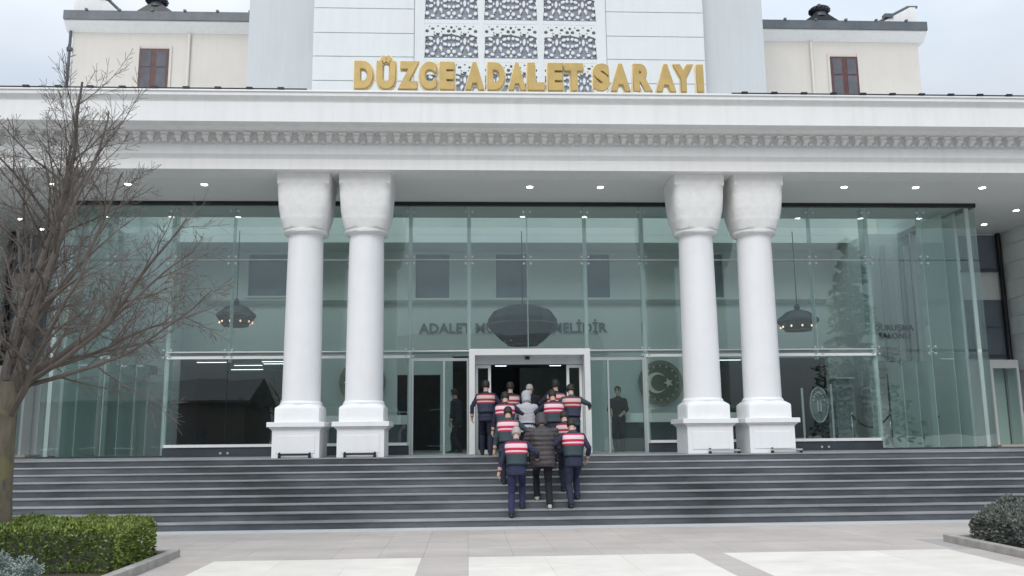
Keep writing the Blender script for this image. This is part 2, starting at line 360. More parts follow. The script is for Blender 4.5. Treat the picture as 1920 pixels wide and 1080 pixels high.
# carved brackets below the cornice, one by one
b = MB()
arc = [(19.897, 8.43)] + [(19.897-0.13*sin(pi/2*t/6), 8.43+0.15-0.15*cos(pi/2*t/6)) for t in range(1, 7)]
b.prism_x(arc+[(19.765, 8.61), (19.897, 8.61)], -0.05, 0.05)
b.prism_x([(19.80, 8.585), (19.75, 8.60), (19.735, 8.635), (19.755, 8.66), (19.897, 8.66), (19.897, 8.585)], -0.08, 0.08)
b.ellipsoid((0, 19.745, 8.53), 0.075, 0.035, 0.042, 8, 6)
brk = b.mesh('bracket', 'stucco', 40)
n = int((EX1-EX0)/0.312)
for i in range(n): link('bracket', brk, ent, (EX0+0.2+0.312*i, 0, 0))
# small leaves between brackets
b = MB(); b.ellipsoid((0, 19.90, 8.47), 0.07, 0.04, 0.06, 8, 6); lf = b.mesh('rosette', 'stucco', True)
for i in range(n-1): link('rosette', lf, ent, (EX0+0.2+0.312*(i+.5), 0, 0))
SKX0, SKX1, SKY0, SKY1 = XC-11.8, XC+11.8, 24.4, 27.6      # unseen roof opening, added to let more daylight into the hall
for a in ((EX0, EX1, 20.6, SKY0), (EX0, SKX0, SKY0, SKY1), (SKX1, EX1, SKY0, SKY1), (EX0, EX1, SKY1, 36)): box('roof_slab', 'stucco', CH, *a, 9.20, 9.50)
b = MB(); b.prism_x([(19.09, 9.372), (19.09, 9.405), (19.6, 9.55), (19.62, 9.51), (19.12, 9.376)], EX0, EX1); b.build('roof_flashing', 'white_frame', CH)
for a in ((-13.5, 16.6, 20.601, YG+.04), (-13.5, gx(-8)-.03, YG+.041, YB-.002), (gx(8)+.03, 16.6, YG+.041, YB-.002)): box('soffit', 'soffit', CH, *a, SOF+.002, SOF+.25)
# ---- columns
def sq_ring(h, ex, z, cx, cy, n=48, lob=0, amp=0, ph=0):
    r = []
    for k in range(n):
        a = 2*pi*k/n; c, s = cos(a), sin(a)
        q = h/((abs(c)**ex+abs(s)**ex)**(1/ex)); q *= 1+amp*(abs(cos(lob*a/2+ph))-0.6) if lob else 1
        r.append((cx+q*c, cy+q*s, z))
    return r
YCOL = 20.70
def column(cx):
    b = MB(); cy = YCOL
    # shaft with slight entasis
    b.lathe([(0.475, 2.44), (0.475, 2.47), (0.435, 2.52)]+[(0.435-0.018*t/10-0.012*(t/10)**2, 2.52+3.86*t/10) for t in range(0, 11)]+[(0.43, 6.39), (0.43, 6.42)], cx, cy, 40)
    sh = b.build('column', 'column_white', CH, smooth=35)
    b = MB(); hw = 0.525
    b.box(cx-hw, cx+hw, cy-hw-.02, cy+hw, LAND, 1.86); b.build('pedestal', 'column_white', sh, bevel=0.006)
    # raised panel on the pedestal's faces
    b = MB(); b.box(cx-hw+.10, cx+hw-.10, cy-hw-.034, cy-hw-.018, LAND+.10, 1.74); b.build('pedestal_panel', 'column_white', sh, bevel=0.008)
    b = MB()
    for h, z0, z1 in ((0.55, 1.86, 1.895), (0.585, 1.895, 1.93), (0.635, 1.93, 2.04)): b.box(cx-h, cx+h, cy-h, cy+h, z0+.0005, z1)
    b.build('pedestal_cap', 'column_white', sh, bevel=0.008)
    b = MB(); b.loft([sq_ring(h, e, z, cx, cy) for h, e, z in ((0.515, 14, 2.041), (0.515, 14, 2.34), (0.505, 10, 2.37), (0.47, 3, 2.43), (0.465, 2, 2.445))]); b.build('column_base', 'column_white', sh, smooth=35)
    b = MB(); rings = []
    rings += [sq_ring(0.44, 2, 6.40, cx, cy), sq_ring(0.50, 2.3, 6.42, cx, cy), sq_ring(0.515, 2.4, 6.46, cx, cy), sq_ring(0.50, 2.4, 6.50, cx, cy)]
    tiers = [(6.51, 6.76, 0.50, 0.56, 3.4), (6.76, 7.03, 0.56, 0.592, 5.0), (7.03, 7.30, 0.592, 0.604, 8)]
    for ti, (z0, z1, h0, h1, ex) in enumerate(tiers):
        for q in range(5):
            t = q/4; rings.append(sq_ring(h0+(h1-h0)*t, 3.4+4.6*((z0+(z1-z0)*t-6.5)/.8)**1.3, z0+(z1-z0)*t*0.985+0.001, cx, cy, lob=16, amp=0.028*sin(pi*min(1, t*1.05))*0.8, ph=ti*pi/2))
    rings += [sq_ring(0.604, 8.2, 7.31, cx, cy), sq_ring(0.608, 10, 7.52, cx, cy), sq_ring(0.622, 14, 7.54, cx, cy), sq_ring(0.625, 14, SOF-0.002, cx, cy)]
    b.loft(rings); b.build('capital', 'carved_white', sh, smooth=50)
for cx in (XC-5.38, XC-3.95, XC+3.95, XC+5.38): column(cx)
# ---- glass curtain wall
PL = [gx(k) for k in range(-8, 9)]
Z_T, Z_R, Z_B = 6.23, 3.80, 1.53
wall = MB(); wall.box(gx(-8)-.02, gx(8)+.02, YG-.05, YG+.08, SOF-.10, SOF-.001); gw = wall.build('glass_wall', 'dark_metal', CH)
pane_cache = {}
def pane(x0, x1, z0, z1, y=YG, m='glass', name='pane', parent=None):
    k = (round(x1-x0, 3), round(z1-z0, 3), m)
    if k not in pane_cache:
        q = MB(); w, h = x1-x0, z1-z0; q.box(0.008, w-0.008, -.008, .008, 0.008, h-0.008); pane_cache[k] = q.mesh(name, m)
    return link(name, pane_cache[k], parent or gw, (x0, y+random.uniform(-.002, .002), z0))
for k in range(-8, 8):
    x0, x1 = gx(k), gx(k+1); wing = k < -6 or k >= 6; door = -2 <= k < 2
    pane(x0, x1, Z_T+.01, SOF-.10)
    if k in (-1, 0):
        pane(x0, x1, 3.9, Z_T-.01)
    else:
        pane(x0, x1, Z_R+.03, Z_T-.01)
        if not door: pane(x0, x1, 1.30 if wing else Z_B+.03, Z_R-.03)
# glass fins behind the joints, stiffening the wall
for k in range(-8, 9):
    if k in (-8, 8): continue
    bot = LAND if (k in (-6, 6) or abs(k) > 6 or k in (-2, 2)) else (Z_R-.2)
    if k in (-1, 0, 1): bot = 3.9
    deep = 0.42 if k in (-6, 6, -2, 2) else 0.24
    q = MB(); q.box(gx(k)-.012, gx(k)+.012, YG+.03, YG+.03+deep, bot, SOF-.11); q.build('fin', 'glass_fin', gw)
for k in (-6, 6, -2, 2, -1, 1):     # pale posts where the fins carry the doors and the corners of the hall
    w = 0.055 if abs(k) == 6 else 0.05
    q = MB(); q.box(gx(k)-w, gx(k)+w, YG+.02, YG+.10, LAND if abs(k) > 1 else 3.9, SOF-.12); q.build('post', 'glass_post', gw)
# horizontal rods, transoms, sills
for y, z, r in ((YG-.05, Z_T-.0, .016), (YG-.05, Z_R+.05, .018)):
    q = MB()
    q.tube([(gx(-6), y, z), (gx(6), y, z)], r, 8); q.build('rod', 'white_frame', gw, smooth=True)
for a, c in ((-6, -2), (2, 6)):
    q = MB(); q.box(gx(a), gx(c), YG-.03, YG+.05, Z_R-.12, Z_R-.05); q.build('transom', 'white_frame', gw)
    q = MB(); q.box(gx(a)+.05, gx(c)-.05, YG-.05, YG+.05, Z_B-.045, Z_B+.025); q.build('sill', 'white_frame', gw)
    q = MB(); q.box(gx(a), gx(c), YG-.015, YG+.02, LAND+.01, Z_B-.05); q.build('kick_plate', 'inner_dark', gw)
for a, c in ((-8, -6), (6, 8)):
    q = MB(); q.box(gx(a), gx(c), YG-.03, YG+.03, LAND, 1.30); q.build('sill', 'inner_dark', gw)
# four-armed spider fittings
q = MB()
for sx in (-1, 1):
    for sz in (-1, 1):
        q.tube([(0, .07, 0), (sx*.09, .03, sz*.09)], .012, 6); 
        q.tube([(sx*.09, -.03, sz*.09), (sx*.09, .03, sz*.09)], [.030, .030], 10)
spm = q.mesh('spider_fitting', 'steel', 40)
q = MB(); q.tube([(0, -.03, 0), (0, .03, 0)], .028, 10); q.tube([(0, .03, 0), (0, .1, 0)], .012, 6); dotm = q.mesh('glass_bolt', 'steel', 40)
for k in range(-7, 8):
    link('spider_fitting', spm, gw, (gx(k), YG, Z_T))
    if k not in (-1, 0, 1): link('spider_fitting', spm, gw, (gx(k), YG, Z_R+.02))
    for sx in (-1, 1): link('glass_bolt', dotm, gw, (gx(k)+sx*.09, YG, SOF-.26))
for k in (-4, -5, -3, 3, 4, 5): link('spider_fitting', spm, gw, (gx(k), YG, Z_B-.1))
# side returns of the hall, with their close-set fins
for sgn, k in ((-1, -8), (1, 8)):
    x = gx(k)
    for j in range(3):
        y0 = YG+.02+1.19*j
        for z0, z1 in ((1.30, Z_R-.02), (Z_R+.02, Z_T-.01), (Z_T+.01, SOF-.1)):
            q = MB(); q.box(x-.008, x+.008, y0+.008, y0+1.18, z0, z1); q.build('pane', 'glass', gw)
        q = MB(); q.box(x-sgn*.03-sgn*(.36 if sgn > 0 else .36), x-sgn*.03, y0+1.17, y0+1.195, LAND, SOF-.1)
        q.v = [(min(max(v[0], min(x-sgn*.39, x-sgn*.03)), max(x-sgn*.39, x-sgn*.03)), v[1], v[2]) for v in q.v]; q.build('fin', 'glass_fin', gw)
    for j, yy in enumerate((YG+.06, YG+.62, YG+1.22, YG+1.80, YG+2.40, YG+3.0)):
        xa = x-sgn*(.14+.05*(j % 2)); q = MB(); q.box(min(xa, xa-sgn*.10), max(xa, xa-sgn*.10), yy, yy+.05, LAND+.005, SOF-.11); q.build('added_streak_post', 'white_frame' if j % 2 == 0 else 'steel', gw)  # pale posts added to brighten the glass ends with upright streaks
    q = MB(); q.box(x-.03, x+.03, YG-.02, YB, SOF-.1, SOF-.002); q.build('head_rail', 'dark_metal', gw)
    q = MB(); q.box(x-.03, x+.03, YG+.03, YB, LAND, 1.30); q.build('sill', 'inner_dark', gw)

# ---- main portal and side doors
pt = MB(); y0, y1 = 22.22, YG+.35; PX0, PX1 = XC-1.53, XC+1.53
pt.box(PX0, PX0+.15, y0, y1, LAND, 3.70); pt.box(PX1-.15, PX1, y0, y1, LAND, 3.70); pt.box(PX0, PX1, y0, y1, 3.701, 3.86)
portal = pt.build('entrance_portal', 'white_frame', CH, bevel=0.008)
b = MB(); b.box(PX0+.15, PX1-.15, YG-.06, YG+.1, 3.50, 3.70); b.build('door_header', 'steel', portal)
b = MB(); b.box(XC-.09, XC+.02, YG-.13, YG-.061, 3.62, 3.69); b.build('door_sensor', 'black', portal)
for a, c in ((PX0+.16, PX0+.56), (PX1-.56, PX1-.16)):
    b = MB(); w = .07
    b.box(a, a+w, YG-.02, YG+.03, LAND+.01, 3.49); b.box(c-w, c, YG-.02, YG+.03, LAND+.01, 3.49); b.box(a+w, c-w, YG-.02, YG+.03, 3.41, 3.49); b.box(a+w, c-w, YG-.02, YG+.03, LAND+.01, LAND+.10)
    dl = b.build('sliding_door', 'white_frame', portal)
    b = MB(); b.box(a+w+.001, c-w-.001, YG, YG+.01, LAND+.1, 3.41); b.build('door_pane', 'glass_clear', dl)
for a, c, mid in ((gx(-2)+.06, PX0-.01, -0.61), (PX1+.01, gx(2)-.06, 3.60)):
    b = MB(); w = .045
    b.box(a, c, YG-.03, YG+.05, 3.60, 3.67); b.box(a, a+w, YG-.03, YG+.05, LAND, 3.60); b.box(c-w, c, YG-.03, YG+.05, LAND, 3.60); b.box(mid-w/2, mid+w/2, YG-.03, YG+.05, LAND, 3.60)
    sdn = b.build('side_door', 'steel', CH)
    for p, q_ in ((a+w, mid-w/2), (mid+w/2, c-w)):
        b = MB(); b.box(p+.002, q_-.002, YG, YG+.012, LAND+.02, 3.595); b.build('door_pane', 'glass_clear', sdn)
    b = MB(); b.box(a, c, YG-.008, YG+.008, 3.68, Z_R+.02); b.build('door_pane', 'glass', sdn)

# ---- recessed walls either side and the wings
def recess(sgn):
    # sgn=+1: right-hand side; mirrored about XC for the left
    M = lambda x: XC+sgn*(x-XC)
    def bx(name, m, par, xa, xb, *r, bevel=0):
        a, c = sorted((M(xa), M(xb))); return box(name, m, par, a, c, *r, bevel=bevel)
    w = bx('recessed_wall', 'stucco', CH, 13.75, 16.62, YB, YB+.3, LAND, SOF)
    for z0, z1 in ((3.95, 5.70), (6.62, 7.74)):
        fr = bx('facade_window', 'window_blue', CH, 15.30, 16.48, YB-.03, YB-.005, z0, z1)
        for z in ((z0+.02,) if z1 > 7 else (z0+.02, (z0+z1)/2)):
            bx('glazing_bar', 'fascia', fr, 15.30, 16.48, YB-.05, YB-.031, z, z+.04)
        bx('sill', 'fascia', fr, 15.26, 16.50, YB-.10, YB-.001, z0-.05, z0-.001)
    # lobby side door with its white frame, standing off the wall
    q = MB(); xa, xb = sorted((M(15.55), M(16.42))); ya = YB-.62
    q.box(xa, xa+.07, ya, YB-.11, LAND, 3.55); q.box(xb-.07, xb, ya, YB-.11, LAND, 3.55); q.box(xa, xb, ya, YB-.11, 3.551, 3.80); fr = q.build('side_porch', 'white_frame', CH)
    q = MB(); q.box(xa+.072, xb-.072, ya+.05, ya+.062, LAND+.03, 3.54); q.build('porch_pane', 'glass_clear', fr)
    q = MB(); q.box((xa+xb)/2-.02, (xa+xb)/2+.02, ya+.03, ya+.045, LAND+.03, 3.545); q.build('porch_mullion', 'fascia', fr)
    q = MB(); q.box(xa-.05, xb+.25, ya-.25, YB-.01, LAND+.001, LAND+.06); q.build('porch_step', 'pave_white', fr)
    # downpipe in the corner
    q = MB(); q.tube([(M(16.5), YB-.12, SOF-.01), (M(16.5), YB-.12, 3.3), (M(16.5), YB-.22, 3.1), (M(16.5), YB-.22, 2.2)], .075, 10); q.build('downpipe', 'black', CH, smooth=40)
    # wing wall running towards the plaza: courses of plastered blocks
    wg = bx('wing', 'stucco', CH, 16.65, 27, 21.4, 40, 0, 9.19)
    for r in range(12):
        z = LAND+.05+.55*r
        for c in range(5):
            y = YB-.02-1.0*(c+ (0.5 if r % 2 else 0))
            y_ = max(y-.99, 21.42)
            if y-y_ < .1: continue
            bx('wall_block', 'stucco', wg, 16.605, 16.651, y_, y, z, z+.535, bevel=0.006)
    for zz in (2.2, 5.6):
        for xx in (19.2, 22.6):
            f2 = bx('wing_window', 'window_blue', CH, xx, xx+1.4, 21.36, 21.395, zz, zz+2.0)
            bx('window_frame', 'white_frame', f2, xx-.08, xx+1.48, 21.33, 21.359, zz+2.001, zz+2.1)
recess(1); recess(-1)

# ---- tower: set back on the main block, cladding boards and pierced screens on its front
ZT = 21.5; YT = 29.8
box('tower', 'pylon', CH, XC-9.47, XC+9.47, 30.5, 40, 9.5, ZT)
tf = box('tower_front', 'pave_light', CH, XC-7.0, XC+7.0, YT+.06, 30.49, 9.5, ZT-.01)
GZ = [13.19, 14.12, 15.03, 15.92, 16.86, 17.78, 18.70, 19.62, 20.54, 21.48]
cl_me = {}
for sgn in (-1, 1):
    for z0, z1 in zip([12.27]+GZ[:-1], GZ):
        a, c = sorted((XC+sgn*3.46, XC+sgn*7.02))
        q = MB(); q.box(a, c, YT, YT+.10, z0+.012, z1-.012); q.build('cladding_board', 'cladding', tf, bevel=0.008)
# frame of the screen field
LZ = [11.93, 13.39, 14.85, 16.31, 17.77, 19.23, 20.69]
LXc = [XC-2.13, XC, XC+2.13]; PW, PH = 1.92, 1.31
q = MB()
edges = [XC-3.44, XC-2.13-PW/2, XC-2.13+PW/2, XC-PW/2, XC+PW/2, XC+2.13-PW/2, XC+2.13+PW/2, XC+3.44]
for a, c in ((0, 1), (2, 3), (4, 5), (6, 7)): q.box(edges[a], edges[c], YT-.03, YT+.05, 9.52, ZT-.1)
q.build('screen_frame', 'cladding', tf, bevel=0.006)
for i, z in enumerate(LZ):
    for xc in LXc:
        q = MB(); q.box(xc-PW/2+.001, xc+PW/2-.001, YT-.028, YT+.05, z-.0, z+.149); q.build('screen_rail', 'cladding', tf)
b = MB(); b.box(XC-3.40, XC+3.40, YT+.052, YT+.058, 9.6, ZT-.2); b.build('screen_shade_sheet', 'lattice_shade', tf)  # dark sheet stands in for the shade seen through the holes
# pierced screen: a plate with rosettes of holes, cut as holes of a filled 2D curve
cu = bpy.data.curves.new('screen', 'CURVE'); cu.dimensions = '2D'; cu.fill_mode = 'BOTH'; cu.extrude = 0.035
def poly(pts):
    sp = cu.splines.new('POLY'); sp.points.add(len(pts)-1)
    for p, (x, y) in zip(sp.points, pts): p.co = (x, y, 0, 1)
    sp.use_cyclic_u = True
poly([(-PW/2, -PH/2), (PW/2, -PH/2), (PW/2, PH/2), (-PW/2, PH/2)])
def hole(x, y, rx, ry, rot=0, n=6):
    if abs(x) > PW/2-.05 or abs(y) > PH/2-.05: return
    poly([(x+rx*cos(2*pi*k/n)*cos(rot)-ry*sin(2*pi*k/n)*sin(rot), y+rx*cos(2*pi*k/n)*sin(rot)+ry*sin(2*pi*k/n)*cos(rot)) for k in range(n)])
for cx in (-0.48, 0.48):
    cy = -0.02
    hole(cx, cy, .055, .13, 0, 6)
    for k in range(8):
        a = 2*pi*(k+.5)/8; hole(cx+.275*cos(a), cy+.275*sin(a), .088, .055, a, 6)
    for k in range(4):
        a = 2*pi*k/4+pi/2; 
        if k in (1, 3): hole(cx+.13*cos(a), cy, .035, .06, 0, 4)
    for sx in (-1, 1):
        for sy in (-1, 1):
            hole(cx+sx*.40, cy+sy*.135, .06, .06, pi/4, 6)
            hole(cx+sx*.185, cy+sy*.475, .075, .055, 0, 6)
            hole(cx+sx*.385, cy+sy*.385, .07, .07, pi/4, 8)
            hole(cx+sx*.13, cy+sy*.355, .03, .03, 0, 4)
            hole(cx+sx*.30, cy+sy*.565, .035, .03, 0, 4)
    for sy in (-1, 1): hole(cx, cy+sy*.575, .05, .035, 0, 4)
for sy in (-1, 1):
    hole(0, .53*sy-.02, .055, .06, 0, 6); hole(0, .27*sy-.02, .04, .05, 0, 4)
co = bpy.data.objects.new('screen_tmp', cu); COL.objects.link(co)
bpy.context.view_layer.update()
scm = bpy.data.meshes.new_from_object(co.evaluated_get(bpy.context.evaluated_depsgraph_get())); bpy.data.objects.remove(co)
scm.transform(Matrix.Rotation(pi/2, 4, 'X')); scm.materials.clear(); scm.materials.append(MATS['cladding'])
for z in LZ[:-1]:
    for xc in LXc: link('pierced_screen', scm, tf, (xc, YT+.012, z+.15+PH/2-.0))

# ---- roof storeys behind (left and right of the tower)
def rooftop(sgn):
    M = lambda x: XC+sgn*(x-XC)
    def bx(name, m, par, xa, xb, *r, bevel=0):
        a, c = sorted((M(xa), M(xb))); return box(name, m, par, a, c, *r, bevel=bevel)
    w = bx('roof_storey', 'cream', CH, 11.0, 18.84, 34, 42, 9.5, 17.83)
    q = MB(); q.prism_x([(33.99, 17.80), (33.62, 18.12), (33.62, 18.16), (42.3, 18.16), (42.3, 17.80)], *sorted((M(11.0), M(19.08)))); q.build('eaves', 'stucco', w)
    bx('fascia_board', 'fascia', w, 11.02, 19.08, 33.55, 42.4, 18.161, 18.53)
    f = bx('roof_window', 'brown_wood', CH, 15.02, 16.18, 33.93, 33.999, 15.1, 17.12)
    for cx_ in (15.30, 15.90):
        for z0, z1 in ((15.2, 16.28), (16.36, 17.02)):
            bx('window_pane', 'window_dark', f, cx_-.19, cx_+.19, 33.92, 33.929, z0, z1)
    bx('window_surround', 'cream', f, 14.92, 15.019, 33.95, 33.999, 15.1, 17.25)
    bx('window_surround', 'cream', f, 16.181, 16.28, 33.95, 33.999, 15.1, 17.25)
    q = MB(); q.tube([(M(14.25), 33.92, 9.5), (M(14.25), 33.92, 17.75)], .06, 8); q.build('downpipe', 'cream', w, smooth=True)
    # little clips along the gutter
    cm = MB(); cm.box(-.05, .05, 33.5, 33.62, 18.53, 18.60); cme = cm.mesh('gutter_clip', 'fascia')
    for i in range(6): link('gutter_clip', cme, w, (M(11.8+1.28*i), 0, 0))
    q = MB(); zt = 19.5 if sgn > 0 else 20.3; xs_ = 17.0; xk = 18.75; ya, yb_ = 34.2, 34.45
    pts = [(xs_, 18.54), (19.0, 18.54), (19.0, zt), (xk, zt)]
    q.add([(M(p[0]), ya, p[1]) for p in pts]+[(M(p[0]), yb_, p[1]) for p in pts], [(0, 1, 2, 3), (7, 6, 5, 4), (0, 4, 5, 1), (1, 5, 6, 2), (2, 6, 7, 3), (3, 7, 4, 0)]); pw = q.build('gable_parapet', 'stucco', w)
    q = MB(); q.tube([(M(xs_-.15), 34.3, 18.56), (M(xk-.04), 34.3, zt+.05), (M(19.12), 34.3, zt+.06)], .065, 6); q.build('coping', 'fascia', pw)
    t_ = .45; q = MB(); xm = xs_+(xk-xs_)*t_; zm = 18.54+(zt-18.54)*t_; q.box(*sorted((M(xm-.18), M(xm+.18))), 34.12, 34.4, zm+.04, zm+.2); q.build('coping_bracket', 'fascia', pw)
    if sgn < 0:
        q = MB(); q.tube([(M(18.92), 33.95, 9.5), (M(18.92), 33.95, 17.82)], .06, 6); q.tube([(M(18.92), 33.95, 17.0), (M(18.92), 33.95, 17.12)], .12, 8); q.build('corner_pipe', 'fascia', w)
    return w
rooftop(-1); rooftop(1)
def vent(x, y, z, label):
    v = tag(empty('roof_vent', (x, y, z)), label, 'vent'); S = 1.25
    q = MB(); w0, w1, h1 = .80, .26, .40; q.add([(x-w0, y-.25, z), (x+w0, y-.25, z), (x+w0, y+.6, z), (x-w0, y+.6, z), (x-w1, y-.2, z+h1), (x+w1, y-.2, z+h1), (x+w1, y+.2, z+h1), (x-w1, y+.2, z+h1)], [(3, 2, 1, 0), (4, 5, 6, 7), (0, 1, 5, 4), (1, 2, 6, 5), (2, 3, 7, 6), (3, 0, 4, 7)]); q.build('flashing', 'dark_metal', v)
    z += .32
    q = MB(); q.lathe([(.27, z), (.27, z+.18)], x, y, 18); q.build('collar', 'fascia', v, smooth=40)
    for k in range(14):
        a = 2*pi*k/14; q = MB()
        q.tube([(x+(.29+.13*sin(pi*t/5))*cos(a+.12*t), y+(.29+.13*sin(pi*t/5))*sin(a+.12*t), z+.17+.045*t) for t in range(6)], .04, 5); q.build('vane', 'dark_metal', v)
    q = MB(); q.lathe([(.36, z+.19), (.36, z+.39)], x, y, 18); q.lathe([(.31, z+.391), (.25, z+.45), (.09, z+.50), (.07, z+.58), (.01, z+.6)], x, y, 18); q.build('cap', 'dark_metal', v, smooth=40)
vent(-12.5, 33.95, 18.535, 'dark turbine vent on the roof storey with the downpipe at its outer corner')
vent(14.72, 33.95, 18.535, 'dark turbine vent on the roof storey without a pipe at its outer corner')

# ---- lightning conductor along the cornice
def conductor(x0, x1, label):
    q = MB(); q.tube([(x0, 19.16, 9.455), (x1, 19.16, 9.455)], .016, 6); o = q.build('lightning_conductor', 'dark_metal'); tag(o, label, 'cable')
    q = MB(); q.box(-.07, .07, 19.12, 19.20, 9.435, 9.485); q.box(-.02, .02, 19.14, 19.18, 9.405, 9.436); cm = q.mesh('clip', 'dark_metal')
    n_ = int((x1-x0)/.70)
    for i in range(n_): link('clip', cm, o, (x0+.3+.70*i, 0, 0))
conductor(-18.5, -3.62, 'dark conductor cable on clips along the cornice on the letter D side of the sign')
conductor(6.1, 21.5, 'dark conductor cable on clips along the cornice past the letter I end of the sign')

# ---- sign letters
LET = [('D', 664, 700), ('Ü', 706, 742), ('Z', 746, 786), ('C', 786, 819), ('E', 824, 853), ('A', 872, 908), ('D', 914, 947), ('A', 953, 986), ('L', 989, 1021), ('E', 1027, 1056), ('T', 1058, 1094), ('S', 1112, 1143), ('A', 1145, 1182), ('R', 1187, 1223), ('A', 1230, 1267), ('Y', 1262, 1301), ('I', 1306, 1319)]
YS = 19.72
sign = tag(empty('building_sign', (XC, YS, 9.5)), 'gold raised letters reading DÜZCE ADALET SARAYI standing on the cornice', 'sign')
def glyph(ch, off, ext):
    c = bpy.data.curves.new('g', 'FONT'); c.body = ch; c.size = 1; c.extrude = ext; c.offset = off; c.bevel_depth = 0.012; c.bevel_resolution = 1; c.resolution_u = 6
    o = bpy.data.objects.new('g', c); COL.objects.link(o); bpy.context.view_layer.update()
    me = bpy.data.meshes.new_from_object(o.evaluated_get(bpy.context.evaluated_depsgraph_get())); bpy.data.objects.remove(o); return me
def fit(me, x0, x1, z0, z1, y0, y1):
    xs = [v.co.x for v in me.vertices]; ys = [v.co.y for v in me.vertices]; zs = [v.co.z for v in me.vertices]
    for v in me.vertices:
        p = v.co.copy()
        v.co = (x0+(p.x-min(xs))/(max(xs)-min(xs))*(x1-x0), y0+(max(zs)-p.z)/(max(zs)-min(zs))*(y1-y0), z0+(p.y-min(ys))/(max(ys)-min(ys))*(z1-z0))
q = MB(); q.box(-2.75, 5.75, YS+.02, YS+.06, 9.56, 9.60)
for i in range(12): q.box(-2.6+.74*i, -2.56+.74*i, YS+.02, YS+.06, 9.48, 9.56)
q.build('rail', 'halo_rail_gold', sign)
for ch, xa, xb in LET:
    pa = on_y(xa, 170, YS); pb = on_y(xb, 170, YS); zt = 10.345+(.14 if ch == 'Ü' else 0)
    me = glyph(ch, 0.062, 0.03); fit(me, pa.x+.005, pb.x-.005, 9.68, zt+.02, YS-.09, YS)
    me.materials.clear(); me.materials.append(MATS['gold']); lo = link('letter', me, sign)
    me2 = glyph(ch, 0.10, 0.03); fit(me2, pa.x-.03, pb.x+.03, 9.635, zt+.065, YS+.004, YS+.05)
    me2.materials.clear(); me2.materials.append(MATS['halo_rail_gold']); link('letter_halo', me2, lo)  # larger pale copy behind each letter paints its glowing outline

# ---- recessed ceiling lights of the portico
for i, (x, y) in enumerate([(-10.0, 21.1), (-8.2, 21.1), (-6.38, 21.1), (1.54, 21.2), (3.3, 21.2), (9.46, 21.1), (11.3, 21.1), (13.03, 21.1), (15.33, 23.35), (15.38, 25.0), (-12.42, 24.6), (-12.42, 25.8)]):
    q = MB(); q.lathe([(.105, SOF-.012), (.105, SOF+.001)], x, y, 20); l = q.build('ceiling_light', 'white_frame')
    tag(l, 'small lit round downlight set in the grey portico soffit', 'light', 'downlights in the portico soffit')
    q = MB(); q.lathe([(.075, SOF-.02), (.075, SOF-.0125)], x, y, 20); q.build('lens', 'lamp', l)
# ---- low light bars in front of the pedestals
for cx, lab in ((XC-5.38, 'low dark light bar at the foot of the column nearest the dark office opening'), (XC-3.95, 'low dark light bar at the foot of the column in front of the half hidden round emblem'), (XC+3.95, 'low steel light bar at the foot of the column nearest the crescent and star emblem'), (XC+5.38, 'low steel light bar at the foot of the column nearest the oval stand')):
    s_ = 1 if cx > XC else 0
    q = MB(); q.box(cx-.36+.28*s_, cx+.36+.28*s_, 20.055, 20.095, LAND+.055, LAND+.095); l = q.build('light_bar', 'steel' if s_ else 'dark_metal'); tag(l, ' '.join(lab.split()[:16]), 'light bar', 'light bars at the column feet')
    for sx in (-.33, .33):
        q = MB(); q.box(cx+sx-.03+.28*s_, cx+sx+.03+.28*s_, 20.05, 20.10, LAND+.001, LAND+.054); q.build('foot', 'dark_metal', l); q = MB(); q.box(cx+sx-.02+.28*s_, cx+sx+.02+.28*s_, 20.06, 20.09, LAND+.0955, LAND+.125); q.build('clip', 'dark_metal', l)

# ================================================================ THE HALL BEHIND THE GLASS
XL, XR = XC-10.9, XC+10.9
structure(box('hall_floor', 'inner_floor', None, XC-12.1, XC+12.1, YG+.12, 36, LAND-.05, LAND+.004))
for a in ((XC-12.1, XC+12.1, YG+.041, SKY0), (XC-12.1, SKX0, SKY0, SKY1), (SKX1, XC+12.1, SKY0, SKY1), (XC-12.1, XC+12.1, SKY1, 36)): structure(box('hall_ceiling', 'inner_ceiling', None, *a, SOF+.005, SOF+.25))
sk = MB()
sk.box(SKX0-.12, SKX0-.001, SKY0, SKY1, SOF+.255, 9.70); sk.box(SKX1+.001, SKX1+.12, SKY0, SKY1, SOF+.255, 9.70); sk.box(SKX0-.12, SKX1+.12, SKY0-.12, SKY0-.001, SOF+.255, 9.70); sk.box(SKX0-.12, SKX1+.12, SKY1+.001, SKY1+.12, SOF+.255, 9.70)
sko = sk.build('added_rooflight', 'inner_ceiling', CH)  # curb of the unseen opening added to brighten the hall
for i in range(10):
    xa = SKX0+(SKX1-SKX0)*i/10; xb = SKX0+(SKX1-SKX0)*(i+1)/10; box('added_roof_pane', 'glass_clear', sko, xa+.03, xb-.03, SKY0, SKY1, 9.71, 9.725); box('glazing_bar', 'white_frame', sko, xb-.028, xb+.028, SKY0, SKY1, 9.66, 9.74)  # panes and bars of the added opening
hw = MB()
def wall_with(openings, x0, x1, z0, z1, y0, y1, mb):
    xs = sorted({x0, x1}|{o[0] for o in openings}|{o[1] for o in openings}); zs = sorted({z0, z1}|{o[2] for o in openings}|{o[3] for o in openings})
    for a, c in zip(xs, xs[1:]):
        run = None
        for e, f in zip(zs, zs[1:]):
            inside = any(o[0] <= a+1e-6 and c-1e-6 <= o[1] and o[2] <= e+1e-6 and f-1e-6 <= o[3] for o in openings)
            if inside:
                if run: mb.box(a, c, y0, y1, run[0], run[1]); run = None
            else: run = (run[0], f) if run else (e, f)
        if run: mb.box(a, c, y0, y1, run[0], run[1])
